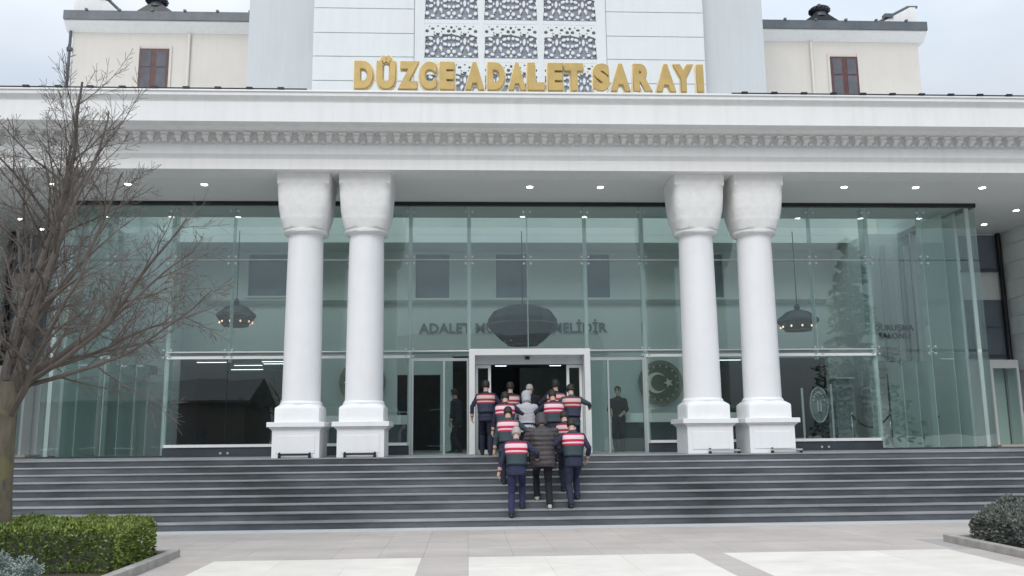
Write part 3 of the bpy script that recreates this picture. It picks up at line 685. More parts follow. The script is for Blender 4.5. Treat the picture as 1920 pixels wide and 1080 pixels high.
WIN = [(-1.73, -0.62, 6.22, 7.70), (0.94, 1.95, 6.22, 7.70), (3.95, 4.75, 6.22, 7.70), (-7.2, -5.95, 6.30, 7.70), (7.6, 8.6, 6.22, 7.70)]
OPN = [(-9.6, -5.3, LAND, 4.30), (-0.5, 3.9, LAND, 4.30), (8.05, 12.0, LAND, 4.20), (-2.3, -0.9, LAND, 3.7)]
wall_with(WIN+OPN, XC-12.1, XC+12.1, LAND, SOF, YI, YI+.25, hw); hwo = structure(hw.build('hall_wall', 'inner_wall'))
for a, c, z0, z1 in WIN:
    q = MB(); q.box(a, c, YI+.12, YI+.14, z0, z1); p = q.build('window_pane', 'window_blue', hwo)
    q = MB(); q.box(a-.06, c+.06, YI-.08, YI-.001, z0-.06, z0-.001); q.build('window_sill', 'inner_ceiling', hwo)
q = MB(); q.prism_x([(YI-.001, 6.02), (YI-.10, 6.05), (YI-.22, 6.13), (YI-.22, 6.16), (YI-.001, 6.16)], XC-10.5, XC+10.5); q.build('ledge', 'inner_ceiling', hwo)
q = MB(); q.box(XC-10.5, XC+10.5, YI-.05, YI-.001, 4.45, 4.52); q.build('moulding', 'inner_ceiling', hwo)
# rooms behind the openings
for x in (XC-12.3, XC+12.1): structure(box('end_wall', 'inner_grey', None, x, x+.2, YB+.31, 35.6, LAND+.005, SOF))
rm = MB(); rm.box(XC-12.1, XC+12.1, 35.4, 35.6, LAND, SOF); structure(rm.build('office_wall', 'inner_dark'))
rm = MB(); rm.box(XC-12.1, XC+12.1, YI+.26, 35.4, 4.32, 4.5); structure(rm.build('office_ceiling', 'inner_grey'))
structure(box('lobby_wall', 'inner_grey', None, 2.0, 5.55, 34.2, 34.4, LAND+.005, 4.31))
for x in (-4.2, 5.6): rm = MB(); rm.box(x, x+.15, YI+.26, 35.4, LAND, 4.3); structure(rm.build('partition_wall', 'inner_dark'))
for x, y, w in ((-8.6, 30.2, 1.0), (-7.7, 31.5, 1.0), (-6.4, 30.0, 1.0), (-6.6, 30.9, .9), (-5.7, 30.2, .9), (-5.6, 31.4, .9), (-8.2, 33.4, 1.2), (1.2, 32.4, .45), (3.2, 32.4, .45), (9.0, 30.4, 1.0), (10.4, 31.0, 1.0)):
    q = MB(); q.box(x-w/2, x+w/2, y-.05, y+.05, 4.245, 4.318); l = q.build('strip_light', 'white_frame'); tag(l, 'short lit strip light under the ceiling of the dark rooms behind the hall', 'light', 'strip lights of the back rooms')
    q = MB(); q.box(x-w/2+.02, x+w/2-.02, y-.04, y+.04, 4.235, 4.2445); q.build('tube', 'tube_lamp', l)
# wing blocks flanking the hall (ticket-like vestibules at both ends)
def vest_block(sgn):
    M = lambda x: XC+sgn*(x-XC)
    def bx(name, m, par, xa, xb, *r, bevel=0):
        a, c = sorted((M(xa), M(xb))); return box(name, m, par, a, c, *r, bevel=bevel)
    w = structure(bx('vestibule_wall', 'white_frame', None, 12.35, 13.66, YB-.0, YI-.01, LAND+.005, SOF))
    for i, x in enumerate((12.33, 12.72, 13.10, 13.48)):
        bx('pilaster', 'inner_ceiling' if i % 2 else 'white_frame', w, x, x+.16, YB-.10, YB-.001, LAND+.005, SOF-.4)
    # canopy and dark door frame
    cpy = bx('canopy', 'inner_grey', w, 12.1, 13.3, YB-.75, YB-.11, 3.55, 3.78)
    q = MB(); a, c = sorted((M(12.35), M(13.2))); y = YB-.7
    q.box(a, a+.05, y, y+.05, LAND+.005, 3.40); q.box(c-.05, c, y, y+.05, LAND+.005, 3.40); q.box(a+.05, c-.05, y, y+.05, 3.34, 3.40); q.build('door_frame', 'inner_dark', w)
    # free-standing glass baffles
    for i, x in enumerate((11.6, 12.0, 12.4, 13.05, 13.4)):
        bx('glass_baffle', 'glass_fin', w, x, x+.02, YG+.5, YG+1.3+.15*i, LAND+.005, (3.6 if i < 3 else SOF-.15))
    return w
vest_block(1); vest_block(-1)
def text_obj(name, body, size, loc, m, ext=.01, rotz=0):
    c = bpy.data.curves.new('t', 'FONT'); c.body = body; c.size = size; c.extrude = ext; c.offset = size*.02; c.align_x = 'CENTER'; c.resolution_u = 2
    o = bpy.data.objects.new('t', c); COL.objects.link(o); bpy.context.view_layer.update()
    me = bpy.data.meshes.new_from_object(o.evaluated_get(bpy.context.evaluated_depsgraph_get())); bpy.data.objects.remove(o)
    me.transform(Matrix.Rotation(pi/2, 4, 'X')); me.materials.clear(); me.materials.append(MATS[m])
    o = link(name, me, None, loc); o.rotation_euler = (0, 0, rotz); return o
# blurred lettering on the walls
tag(text_obj('wall_lettering', 'ADALET MÜLKÜN TEMELİDİR', .46, (1.5, YI-.04, 5.06), 'letter_dark'), 'dark lettering along the hall wall, passing behind the large chandelier', 'lettering')
tag(text_obj('wall_lettering', 'DURUŞMA\nSALONU', .25, (12.95, YB-.13, 4.75), 'letter_dark'), 'two lines of small dark lettering above the canopy', 'lettering')

# ---- chandeliers
def chandelier(x, y, z, r, h, label, big):
    c = tag(empty('chandelier', (x, y, z)), label, 'chandelier')
    q = MB(); q.tube([(x, y, z+h*.5), (x, y, SOF-.001)], .014, 6); q.build('rod', 'dark_metal', c)
    if big: pr = [(.06, .52), (.45, .49), (.80, .36), (.97, .12), (1.0, -.04), (.90, -.18), (.60, -.48), (.42, -.60), (.1, -.62)]
    else: pr = [(.08, .62), (.16, .50), (.12, .40), (.55, .30), (1.0, .02), (.98, -.06), (.66, -.34), (.60, -.40), (.1, -.41)]
    q = MB(); q.lathe([(r*a, z+h*bz) for a, bz in pr], x, y, 12); q.build('bowl', 'chand_metal', c)
    ring = [(1.01, -.04), (.44, -.60)] if big else [(1.01, -.02), (.63, -.38)]
    for a, bz in ring:
        q = MB(); pts = [(x+r*a*cos(2*pi*k/24), y+r*a*sin(2*pi*k/24), z+h*bz) for k in range(25)]; q.tube(pts, .022, 5); q.build('band', 'chand_band', c)
    nb = 10
    for k in range(nb):
        a = 2*pi*k/nb+.2; rr_ = r*(.52 if big else .84); zz = z+h*(-.47 if big else -.235)
        q = MB(); q.ellipsoid((x+rr_*cos(a), y+rr_*sin(a), zz-.02), .026, .026, .036, 8, 6); q.build('bulb', 'bulb', c)
    for k in range(12):
        a = 2*pi*k/12; q = MB()
        q.tube([(x+r*p*cos(a)*1.012, y+r*p*sin(a)*1.012, z+h*bz) for p, bz in pr[2:-1]], .012, 4); q.build('rib', 'dark_metal', c)
chandelier(1.62, 26.0, 4.98, 1.03, 1.05, 'large dark bowl chandelier hanging above the main entrance', True)
chandelier(-6.76, 26.0, 5.25, 0.55, 0.80, 'smaller dark chandelier with glowing bulbs over the dark office opening', False)
chandelier(9.92, 26.0, 5.05, 0.60, 0.80, 'smaller dark hexagonal chandelier above the oval stand', False)

# ---- round emblems
def emblem(x, z, label):
    y = YI-.02; e = tag(empty('wall_emblem', (x, y, z)), label, 'emblem')
    def disc(r0, r1, y0, y1, m, name, n=40):
        q = MB(); rings = []
        for (r, yy) in ((r0, y1), (r1, y1), (r1, y0), (r0, y0)): rings.append([(x+r*cos(2*pi*k/n), yy, z+r*sin(2*pi*k/n)) for k in range(n)])
        rings.append(rings[0]); q.loft(rings, cap=False); return q.build(name, m, e)
    disc(.001, .70, y-.05, y, 'emblem_dark', 'disc'); disc(.60, .74, y-.08, y-.051, 'emblem_ring', 'ring'); disc(.50, .53, y-.08, y-.051, 'emblem_ring', 'inner_ring')
    n = 28; cx_, r1 = x-.14, .34; cx2, r2 = x-.06, .27
    def circ(cx0, r, a): return (cx0+r*cos(a), z+r*sin(a))
    a1 = 0.62; outer = [circ(cx_, r1, a1+(2*pi-2*a1)*k/n) for k in range(n+1)]
    p0, p1 = outer[0], outer[-1]; b0 = atan2(p0[1]-z, p0[0]-cx2); inner = [((cx2+(r2+(math.dist(p0, (cx2, z))-r2)*abs(2*k/n-1)**6)*cos(b0+(2*pi-2*b0)*k/n)), z+(r2+(math.dist(p0, (cx2, z))-r2)*abs(2*k/n-1)**6)*sin(b0+(2*pi-2*b0)*k/n)) for k in range(n+1)]
    q = MB(); vs = []; fs = []
    for yy in (y-.10, y-.06):
        vs += [(p[0], yy, p[1]) for p in outer]+[(p[0], yy, p[1]) for p in inner]
    m_ = n+1
    for k in range(n):
        fs += [(k, k+1, m_+k+1, m_+k), (2*m_+k, 3*m_+k, 3*m_+k+1, 2*m_+k+1), (k, 2*m_+k, 2*m_+k+1, k+1), (m_+k, m_+k+1, 3*m_+k+1, 3*m_+k)]
    q.add(vs, fs); q.build('crescent', 'emblem_light', e)
    q = MB(); sx_, sr = x+.26, .17; pts = [(sx_+(sr if k % 2 == 0 else sr*.4)*cos(2*pi*k/10+pi), z+(sr if k % 2 == 0 else sr*.4)*sin(2*pi*k/10+pi)) for k in range(10)]
    q.add([(p[0], y-.10, p[1]) for p in pts]+[(p[0], y-.06, p[1]) for p in pts], [tuple(range(10)), tuple(range(19, 9, -1))]+[(k, k+10, (k+1) % 10+10, (k+1) % 10) for k in range(10)]); q.build('star', 'emblem_light', e)
    for k in range(16):
        a = 2*pi*k/16; q = MB(); q.ellipsoid((x+.565*cos(a), y-.06, z+.565*sin(a)), .03, .02, .03, 6, 5); q.build('stud', 'emblem_light', e)
emblem(6.32, 3.38, 'round dark emblem with pale crescent and star on the hall wall, fully in view')
emblem(-3.41, 3.46, 'round dark wall emblem mostly hidden behind a column')

# ---- reception desks, oval stand, rope barrier, scanner
def desk(x0, x1, y, label):
    d = tag(empty('reception_desk', ((x0+x1)/2, y, LAND)), label, 'desk'); z = LAND+.004
    box('front_panel', 'inner_dark', d, x0, x1, y, y+.6, z, z+.78, bevel=.01); box('counter_top', 'desk_top', d, x0-.06, x1+.06, y-.1, y+.7, z+.781, z+1.03, bevel=.01)
    nn = 4
    for i in range(nn-1):
        xx = x0+(x1-x0)*(i+1)/nn; box('panel_joint', 'steel', d, xx-.01, xx+.01, y-.012, y-.001, z+.05, z+.75)
desk(4.2, 7.4, 24.6, 'pale-topped dark reception desk under the crescent and star emblem')
desk(-4.5, -1.7, 24.6, 'pale-topped dark reception desk beside the half hidden round emblem')
def oval_stand(x, y):
    e = tag(empty('oval_stand', (x, y, LAND)), 'grey oval crest on a black stand in the dark doorway', 'stand'); z = LAND+.004
    q = MB(); q.lathe([(.26, z), (.26, z+.03), (.03, z+.05), (.03, z+.75)], x, y, 16); q.build('foot', 'black', e, smooth=40)
    q = MB(); rings = []
    for s_, yy in ((.01, -.03), (1, -.03), (1, .03), (.01, .03)): rings.append([(x+.27*s_*cos(2*pi*k/28), y+yy, z+1.28+.52*s_*sin(2*pi*k/28)) for k in range(28)])
    q.loft(rings); q.build('plaque', 'inner_grey', e)
    q = MB(); q.tube([(x+.27*cos(2*pi*k/28), y-.03, z+1.28+.52*sin(2*pi*k/28)) for k in range(29)], .025, 6); q.build('rim', 'steel', e, smooth=True)
    for sx in (-.06, .03): q = MB(); q.box(x+sx, x+sx+.035, y-.05, y-.031, z+1.08, z+1.42); q.build('motif', 'desk_top', e)
    for k in range(9):
        a = pi*(.12+.76*k/8); q = MB(); q.ellipsoid((x+.18*cos(a), y-.04, z+1.28+.38*sin(a)), .03, .015, .03, 6, 4); q.build('motif_leaf', 'desk_top', e)
oval_stand(10.55, 26.4)
for x, y, h, lab in ((9.05, 26.6, 1.45, 'tall thin pale upright sign blade beside the pedestal'), (10.10, 26.5, 1.05, 'short thin pale upright sign blade left of the oval stand'), (11.0, 26.5, 1.15, 'short thin pale upright sign blade right of the oval stand')):
    q = MB(); q.box(x-.03, x+.03, y-.02, y+.02, LAND+.06, LAND+h+.75); o = q.build('sign_blade', 'desk_top', bevel=.006); tag(o, lab, 'sign')
    q = MB(); q.lathe([(.16, LAND+.004), (.15, LAND+.03), (.04, LAND+.06)], x, y, 12); q.build('foot', 'steel', o)
PSTS = [(10.75, 24.6), (11.75, 24.4), (12.0, 24.3), (13.1, 24.2)]
for i, (x, y) in enumerate(PSTS):
    q = MB(); z = LAND+.004; q.lathe([(.02, z+.05), (.02, z+.94)], x, y, 10); o = q.build('barrier_post', 'steel', smooth=True); tag(o, 'chrome rope barrier post behind the corner glass', 'post', 'rope barrier posts')
    q = MB(); q.lathe([(.16, z), (.15, z+.03), (.03, z+.055)], x, y, 16); q.build('foot', 'steel', o)
    q = MB(); q.ellipsoid((x, y, z+.97), .04, .04, .04, 10, 8); q.build('knob', 'steel', o)
for a, c, lab in ((0, 1, 'dark sagging barrier rope near the oval stand'), (2, 3, 'dark sagging barrier rope in front of the canopied door')):
    p, r_ = Vector((*PSTS[a], LAND+.93)), Vector((*PSTS[c], LAND+.93)); q = MB()
    q.tube([p.lerp(r_, t/12)-Vector((0, 0, .34*(1-(2*t/12-1)**2))) for t in range(13)], .024, 7); o = q.build('barrier_rope', 'rope', smooth=True); tag(o, lab, 'rope')
# grey display column
o = box('display_column', 'inner_grey', None, 11.35, 11.95, 27.0, 27.5, LAND+.004, 3.35, bevel=.02); tag(o, 'plain grey display column between oval stand and canopied door', 'column')
box('column_top', 'desk_top', o, 11.32, 11.98, 26.97, 27.53, 3.351, 3.40)
# screen on the left of the hall
o = box('information_kiosk', 'desk_top', None, -5.2, -4.55, 25.0, 25.3, LAND+.004, 2.75, bevel=.02); tag(o, 'pale information kiosk with a dark screen behind the outer column', 'kiosk')
box('screen', 'black', o, -5.1, -4.65, 24.985, 24.999, 2.0, 2.6)

# ================================================================ PEOPLE
def ik(a, c, l1, l2, bend):
    a = Vector(a); c = Vector(c); d = c-a; L = min(d.length, (l1+l2)*.998); u = d.normalized(); c = a+u*L
    x = (l1*l1-l2*l2+L*L)/(2*L); h = sqrt(max(0, l1*l1-x*x)); bv = Vector(bend); bv = bv-u*bv.dot(u); bv.normalize()
    return a+u*x+bv*h, c
DG = None
def person(label, x, step, px_y=None, H=1.74, feet=((-.10, -.02, 0), (.10, .30, 1)), lean=7, head=24, arms=None, jacket='navy', trouser='trouser_blue', shoe='boot', hair='hair', vest=None, puffy=0.0, hood=None, cap=False, yaw=0, y=None, base=None, hem=.80, group='people going up the stairs into the courthouse', hands='skin'):
    """local frame: +y is the way the person faces, z up, origin at the standing foot's level"""
    K = H/1.75
    if base is None:
        base = LAND if step >= NR else RISE*step
        if y is None: y = STAIR0+TREAD*(step-.5)
    mats = [jacket, trouser, hands, shoe, hair]
    src = MB()
    la = radians(lean)
    f0 = Vector((feet[0][0], feet[0][1], feet[0][2]*RISE/K)); f1 = Vector((feet[1][0], feet[1][1], feet[1][2]*RISE/K))
    pel = Vector((0, (f0.y+f1.y)*.5*.8, .90+min(f0.z, f1.z)*.35-.02))
    def sp(z, fx=0, fy=0):   # point on the leaning trunk at standing height z
        t = z-.90; return pel+Vector((fx, t*sin(la)+fy*cos(la), t*cos(la)-fy*sin(la)))
    n = 20
    def tor(z, rx, ry, fy=0, ex=2.4):
        c = sp(z, 0, fy); ax = Vector((1, 0, 0)); ay = Vector((0, cos(la), -sin(la))); r = []
        for k in range(n):
            a = 2*pi*k/n; cc, ss = cos(a), sin(a); q = 1/((abs(cc)**ex+abs(ss)**ex)**(1/ex)); r.append(c+ax*(rx*q*cc)+ay*(ry*q*ss))
        return r
    p_ = puffy
    TOR = [(hem, .178+p_, .128+p_, -.01), (hem+.04, .186+p_, .135+p_, -.01), (.92, .176+p_, .128+p_, -.005), (1.04, .165+p_, .115+p_, 0), (1.16, .178+p_, .122+p_, 0), (1.27, .196+p_, .128+p_, -.005), (1.36, .205+p_*.8, .122+p_*.8, -.01), (1.42, .188+p_*.6, .105+p_*.5, -.008), (1.455, .135+p_*.4, .085+p_*.4, 0), (1.485, .078, .072, .01)]
    src.loft([tor(*t) for t in TOR], 0)
    src.loft([tor(.80, .155, .115, -.01), tor(.90, .165, .12, -.01), tor(1.0, .15, .11)], 1)
    # neck and head, carried forward of the trunk
    ha = radians(lean+head); nb = sp(1.47, 0, .012); nd = Vector((0, sin(ha), cos(ha))); hf = Vector((0, cos(ha), -sin(ha)))
    src.tube([nb-nd*.03, nb+nd*.05, nb+nd*.11], [.064, .058, .058], 12, 2)
    hc = nb+nd*.185+hf*.018
    HX = Matrix((Vector((1, 0, 0)), hf, nd)).transposed()
    def hp(x_, y_, z_): return hc+HX@Vector((x_, y_, z_))
    rings = []
    for t, rx, ry, oy in ((-.118, .030, .040, .045), (-.10, .048, .062, .030), (-.07, .062, .082, .012), (-.03, .072, .094, .002), (.02, .077, .100, -.004), (.06, .074, .095, -.008), (.09, .058, .075, -.008), (.11, .034, .042, -.006), (.117, .012, .015, -.005)):
        rings.append([hp(rx*cos(2*pi*k/16), oy+ry*sin(2*pi*k/16), t) for k in range(16)])
    src.loft(rings, 2)
    src.tube([hp(0, .085, .02), hp(0, .112, -.022), hp(0, .095, -.035)], [.010, .016, .012], 8, 2)          # nose
    src.tube([hp(-.022, .088, -.062), hp(.022, .088, -.062)], .008, 6, 2)                                 # lips
    for sx in (-1, 1):
        src.ellipsoid(hp(sx*.078, -.005, -.005), .012, .022, .034, 8, 6, 2)                                  # ear
        src.ellipsoid(hp(sx*.031, .088, .012), .012, .009, .008, 8, 6, 4)                                     # eye
        src.tube([hp(sx*.015, .094, .033), hp(sx*.048, .084, .033)], .006, 6, 4)                            # brow
    # legs
    for sx, f in ((-1, f0), (1, f1)):
        hip = pel+Vector((sx*.088, 0, -.02)); ank = f+Vector((0, 0, .085)); kn, ank = ik(hip, ank, .425, .405, (sx*.05, 1, 0))
        src.tube([hip+Vector((0, 0, .06)), hip, hip.lerp(kn, .5), kn, kn.lerp(ank, .35), kn.lerp(ank, .8), ank+Vector((0, 0, -.02))], [.10, .099, .083, .066, .068, .058, .062], 14, 1)
        # shoe: heel behind the ankle, toe in front
        heel = ank+Vector((0, -.06, -.085))
        rings = []
        for t, w, h in ((0, .028, .055), (.02, .038, .075), (.08, .042, .085), (.15, .046, .062), (.21, .048, .045), (.26, .038, .032), (.275, .02, .02)):
            rings.append([heel+Vector((w*cos(2*pi*k/12)*1.0, t, max(0.002, h*.5+h*.55*sin(2*pi*k/12)))) for k in range(12)])
        src.loft(rings, 3)
    # arms with five-fingered hands
    arms = arms or {}
    for sx in (-1, 1):
        tgt, bend = arms.get(sx, ((sx*.27, .06, .80), (sx*.5, -1, 0)))
        sh = sp(1.395, sx*(.178+p_*.7), -.005); w_t = pel+Vector((0, 0, -.90))+Vector(tgt)
        el, wr = ik(sh, w_t, .285, .255, bend)
        src.tube([sh+Vector((-sx*.05, 0, .012)), sh, sh.lerp(el, .35), el, el.lerp(wr, .4), el.lerp(wr, .97)], [.062+p_*.3, .072+p_*.6, .062+p_*.6, .052+p_*.5, .050+p_*.4, .040+p_*.2], 14, 0)
        d = (wr-el).normalized(); out_ = Vector((sx, 0, 0)); side = out_-d*out_.dot(d); side.normalize(); thumb = d.cross(side)*sx
        if thumb.y < 0: thumb = -thumb
        pc = wr+d*.05
        src.tube([wr-d*.03, wr, wr+d*.03, wr+d*.085], [.030, .029, .034, .032], 10, 2)
        for fi, (o_, ln) in enumerate(((.030, .066), (.010, .076), (-.010, .070), (-.030, .054))):
            b0 = wr+d*.075+thumb*o_; b1 = b0+d*ln*.45-side*.008; b2 = b1+d*ln*.32-side*.022; b3 = b2+d*ln*.10-side*.024
            src.tube([b0, b1, b2, b3], [.0115, .011, .010, .009], 7, 2)
        t0 = wr+d*.025+thumb*.028; src.tube([t0, t0+thumb*.028+d*.025, t0+thumb*.034+d*.055-side*.012], [.014, .012, .010], 7, 2)
    # fuse into one continuous skin
    tmp = bpy.data.objects.new('tmp', src.mesh('tmp', ['navy'], fix=True)); COL.objects.link(tmp)
    rmod = tmp.modifiers.new('r', 'REMESH'); rmod.mode = 'VOXEL'; rmod.voxel_size = 0.0105; rmod.adaptivity = 0
    smod = tmp.modifiers.new('s', 'SMOOTH'); smod.iterations = 3; smod.factor = .5
    bpy.context.view_layer.update()
    me = bpy.data.meshes.new_from_object(tmp.evaluated_get(bpy.context.evaluated_depsgraph_get())); bpy.data.objects.remove(tmp)
    kd = kdtree.KDTree(len(src.v)); vm_ = [0]*len(src.v)
    for f, m in zip(src.f, src.m):
        for i in f: vm_[i] = m
    for i, v in enumerate(src.v): kd.insert(v, i)
    kd.balance()
    me.materials.clear()
    for m in mats: me.materials.append(MATS[m])
    seed = Vector((x*7.1, step*3.3, 1.7))
    vmat = [vm_[kd.find(v.co)[1]] for v in me.vertices]
    mi = []
    for p in me.polygons:
        c = [vmat[i] for i in p.vertices]; mi.append(max(set(c), key=c.count))
    me.polygons.foreach_set('material_index', mi); me.polygons.foreach_set('use_smooth', [True]*len(me.polygons))
    nm = [v.normal.copy() for v in me.vertices]
    for v, k, nn in zip(me.vertices, vmat, nm):
        if k in (0, 1):
            q = Vector((v.co.x*9, v.co.y*9, v.co.z*(20 if k == 0 else 14)))+seed; a = noise.noise(q)*.008+noise.noise(q*2.3)*.004
            if puffy > .03 and k == 0: a = abs(sin(v.co.z*pi/.085))**.6*.016-.008+noise.noise(q)*.006
            v.co += nn*a
    me.name = 'person'
    o = bpy.data.objects.new('person', me); COL.objects.link(o); tag(o, label, 'person', group)
    kids = []
    def kid(name, mb, m, smooth=True):
        c = bpy.data.objects.new(name, mb.mesh(name, m, smooth)); COL.objects.link(c); c.parent = o; kids.append(c); return c
    # hair or hood: shell over the back and top of the head
    if hood or hair:
        q = MB(); rings = []; g_ = .013 if not hood else .03
        prof_ = [(-.10, .060, .072, -.022), (-.07, .068, .080, -.016), (-.03, .074, .090, -.012), (.02, .078, .097, -.012), (.06, .075, .094, -.012), (.09, .060, .076, -.010), (.112, .036, .046, -.006), (.120, .010, .012, -.005)]
        if not hood: prof_ = [(-.055, .069, .083, -.016)]+prof_[2:]
        else: prof_ = [(-.15, .075, .075, -.02), (-.125, .068, .08, -.03)]+prof_
        for t, rx, ry, oy in prof_:
            front = -.02+.55*max(0, t+.02) if not hood else .05
            r = []
            for k in range(20):
                a = 2*pi*k/20; px_, py_ = (rx+g_)*cos(a), oy+(ry+g_)*sin(a)
                py_ = min(py_, max(front, .02) if t < .06 else 9); r.append(hp(px_, py_, t+(g_ if t > .05 else 0)))
            rings.append(r)
        q.loft(rings); kid('hood' if hood else 'hair', q, hood or hair)
    if cap:
        q = MB(); rings = [[hp((r_+.006)*cos(2*pi*k/18), -.008+(r_*1.25+.006)*sin(2*pi*k/18), z_) for k in range(18)] for r_, z_ in ((.081, .035), (.083, .06), (.078, .10), (.055, .128), (.01, .135))]; q.loft(rings)
        q.loft([[hp(.062*cos(2*pi*k/14), .10+.075*max(-.2, sin(2*pi*k/14)), z_) for k in range(14)] for z_ in (.038, .046)]); kid('cap', q, 'black_cloth', 40)
    if vest:
        q = MB(); vr = []
        zs_ = [1.00, 1.04, 1.08, 1.13, 1.18, 1.23, 1.28, 1.33, 1.37, 1.405, 1.435]
        def interp(z):
            for A, B in zip(TOR, TOR[1:]):
                if A[0] <= z <= B[0]:
                    t = (z-A[0])/(B[0]-A[0]); return [A[i]+(B[i]-A[i])*t for i in range(1, 4)]
        for z in zs_:
            rx, ry, fy = interp(z); vr.append(tor(z, rx+.014, ry+.020, fy, 2.7))
        q.loft(vr, cap=False)
        # shoulder straps
        c = kid('vest', q, vest)
        at = c.data.attributes.new('band', 'FLOAT', 'POINT')
        dx = Vector((0, sin(la), cos(la)))
        # sides of the vest stay plain: bands are printed on back and chest only
        for i, v in enumerate(c.data.vertices):
            z = .90+(v.co-pel).dot(dx); side_ = abs(v.co.x)
            at.data[i].value = (z-1.0)/.435 if True else 0
        sol = c.modifiers.new('sol', 'SOLIDIFY'); sol.thickness = .012; sol.offset = 1
    # hair colour cloth belt
    ex = max(abs(v.co.x) for v in me.vertices)
    o.location = (x, y, base); o.rotation_euler = (0, 0, radians(yaw)); o.scale = (K, K, K)
    mz = min(v.co.z for v in me.vertices); o.location.z -= mz*K-.001
    return o
def at_px(px_, py_, yy): return on_y(px_, py_, yy).x
hold = lambda sx, r=.42, f=.25, z=1.08: ((sx*r, f, z), (sx*.9, -.6, -.4))     # arm reaching out to the side/front to grip a neighbour
fwd = lambda sx, z=1.05: ((sx*.17, .30, z), (sx*.7, -.8, -.2))                      # hands cuffed together in front
down = lambda sx, z=.80, f=.03: ((sx*.29, f, z), (sx*.5, -1, 0))
YS_ = lambda st: STAIR0+TREAD*(st-.5) if st < NR else 20.0
LEG_R = ((-.10, -.04, 0), (.10, .32, 1)); LEG_L = ((-.10, .32, 1), (.10, -.04, 0)); LEG_R2 = ((-.09, 0.0, 0), (.09, .34, 2)); STAND = ((-.10, 0, 0), (.10, .02, 0))
WALK = ((-.10, -.16, 0), (.10, .20, 0)); WALK2 = ((-.10, .20, 0), (.10, -.16, 0))
P = person
# front rank
P('officer in red and white striped vest and bright blue trousers, on the lowest step', at_px(968, 850, 17.35), 1, H=1.76, feet=LEG_R, lean=7, head=30, arms={-1: ((-.34, .02, .86), (-1, -.5, 0)), 1: hold(1, .40, .22, 1.10)}, jacket='navy', trouser='trouser_blue', vest='vest_red', hair='hair_grey', yaw=-4)
P('man in dark brown quilted jacket and black trousers held between two striped-vest officers', at_px(1018, 830, 17.75), 2, H=1.90, feet=LEG_L, lean=10, head=30, arms={-1: fwd(-1), 1: fwd(1)}, jacket='puffer', trouser='black_cloth', shoe='shoe_light', hood='puffer', puffy=.05, hem=.74, y=17.72)
P('officer in striped vest with teal jacket gripping the quilted jacket man from his right', at_px(1079, 850, 17.6), 2, H=1.78, feet=LEG_R, lean=6, head=26, arms={-1: hold(-1, .36, .22, 1.12), 1: down(1, .95, .1)}, jacket='navy', trouser='navy', vest='vest_red', yaw=5, y=17.72)
# second rank
P('officer in striped vest directly ahead of the officer in bright blue trousers', at_px(951, 790, 18.8), 4, H=1.78, feet=LEG_L, lean=9, head=26, arms={-1: down(-1), 1: hold(1, .40, .25, 1.08)}, jacket='teal_cloth', trouser='navy_dark', vest='vest_red', yaw=-3)
P('officer mostly hidden behind the teal-jacketed officer on the second step', at_px(1061, 800, 18.6), 4, H=1.68, feet=LEG_R, lean=9, head=26, arms={-1: hold(-1, .38, .2, 1.05), 1: down(1)}, jacket='navy_dark', trouser='navy_dark', vest='vest_dull', yaw=4)
# third rank
P('person in pale grey hooded top, head bowed, in the middle of the group', at_px(988, 760, 19.6), 7, H=1.72, feet=LEG_R, lean=12, head=18, arms={-1: fwd(-1), 1: fwd(1)}, jacket='grey_hoodie', trouser='black_cloth', hood='grey_hoodie', puffy=.01)
P('officer in striped vest walking on the hooded person\'s left, short of the landing', at_px(946, 760, 19.6), 7, H=1.72, feet=LEG_L, lean=9, head=24, arms={-1: down(-1), 1: hold(1, .38, .22, 1.08)}, jacket='navy_dark', trouser='navy_dark', vest='vest_red', yaw=-5)
P('officer in bright striped vest at the hooded person\'s right shoulder', at_px(1038, 760, 19.7), 7, H=1.76, feet=LEG_R, lean=9, head=24, arms={-1: hold(-1, .40, .24, 1.1), 1: down(1)}, jacket='navy_dark', trouser='navy_dark', vest='vest_red', yaw=3)
P('officer in teal jacket and dull striped vest next to the portal\'s right jamb', at_px(1069, 760, 20.2), 8, H=1.75, feet=WALK, lean=7, head=24, arms={-1: hold(-1, .36, .24, 1.1), 1: ((.42, .12, 1.22), (.8, -.4, -.5))}, jacket='teal_cloth', trouser='navy_dark', vest='vest_dull', yaw=0, y=19.85)
# on the landing and in the doorway
P('officer in dull red vest and plain navy jacket alone against the portal\'s left jamb', at_px(911, 780, 21.1), 9, H=1.76, feet=WALK2, lean=5, head=8, arms={-1: ((-.33, .05, .90), (-1, -.6, 0)), 1: hold(1, .30, .2, 1.0)}, jacket='navy', trouser='navy_dark', vest='vest_dull', yaw=-4, y=21.1)
P('officer ahead of the hooded person at the door, only the vest top showing', at_px(957, 745, 21.3), 9, H=1.72, feet=WALK, lean=5, head=8, arms={-1: down(-1), 1: hold(1, .36, .22, 1.05)}, jacket='navy_dark', trouser='navy_dark', vest='vest_dull', y=21.2)
P('grey-haired man in dark clothes stooping through the open entrance', at_px(994, 735, 21.6), 9, H=1.74, feet=WALK2, lean=16, head=18, arms={-1: fwd(-1), 1: fwd(1)}, jacket='black_cloth', trouser='black_cloth', hair='hair_grey', y=21.5)
P('capped officer in striped vest entering the open doorway', at_px(1041, 740, 21.3), 9, H=1.76, feet=WALK, lean=5, head=4, arms={-1: hold(-1, .38, .22, 1.05), 1: down(1)}, jacket='navy_dark', trouser='navy_dark', vest='vest_dull', cap=True, y=21.1)
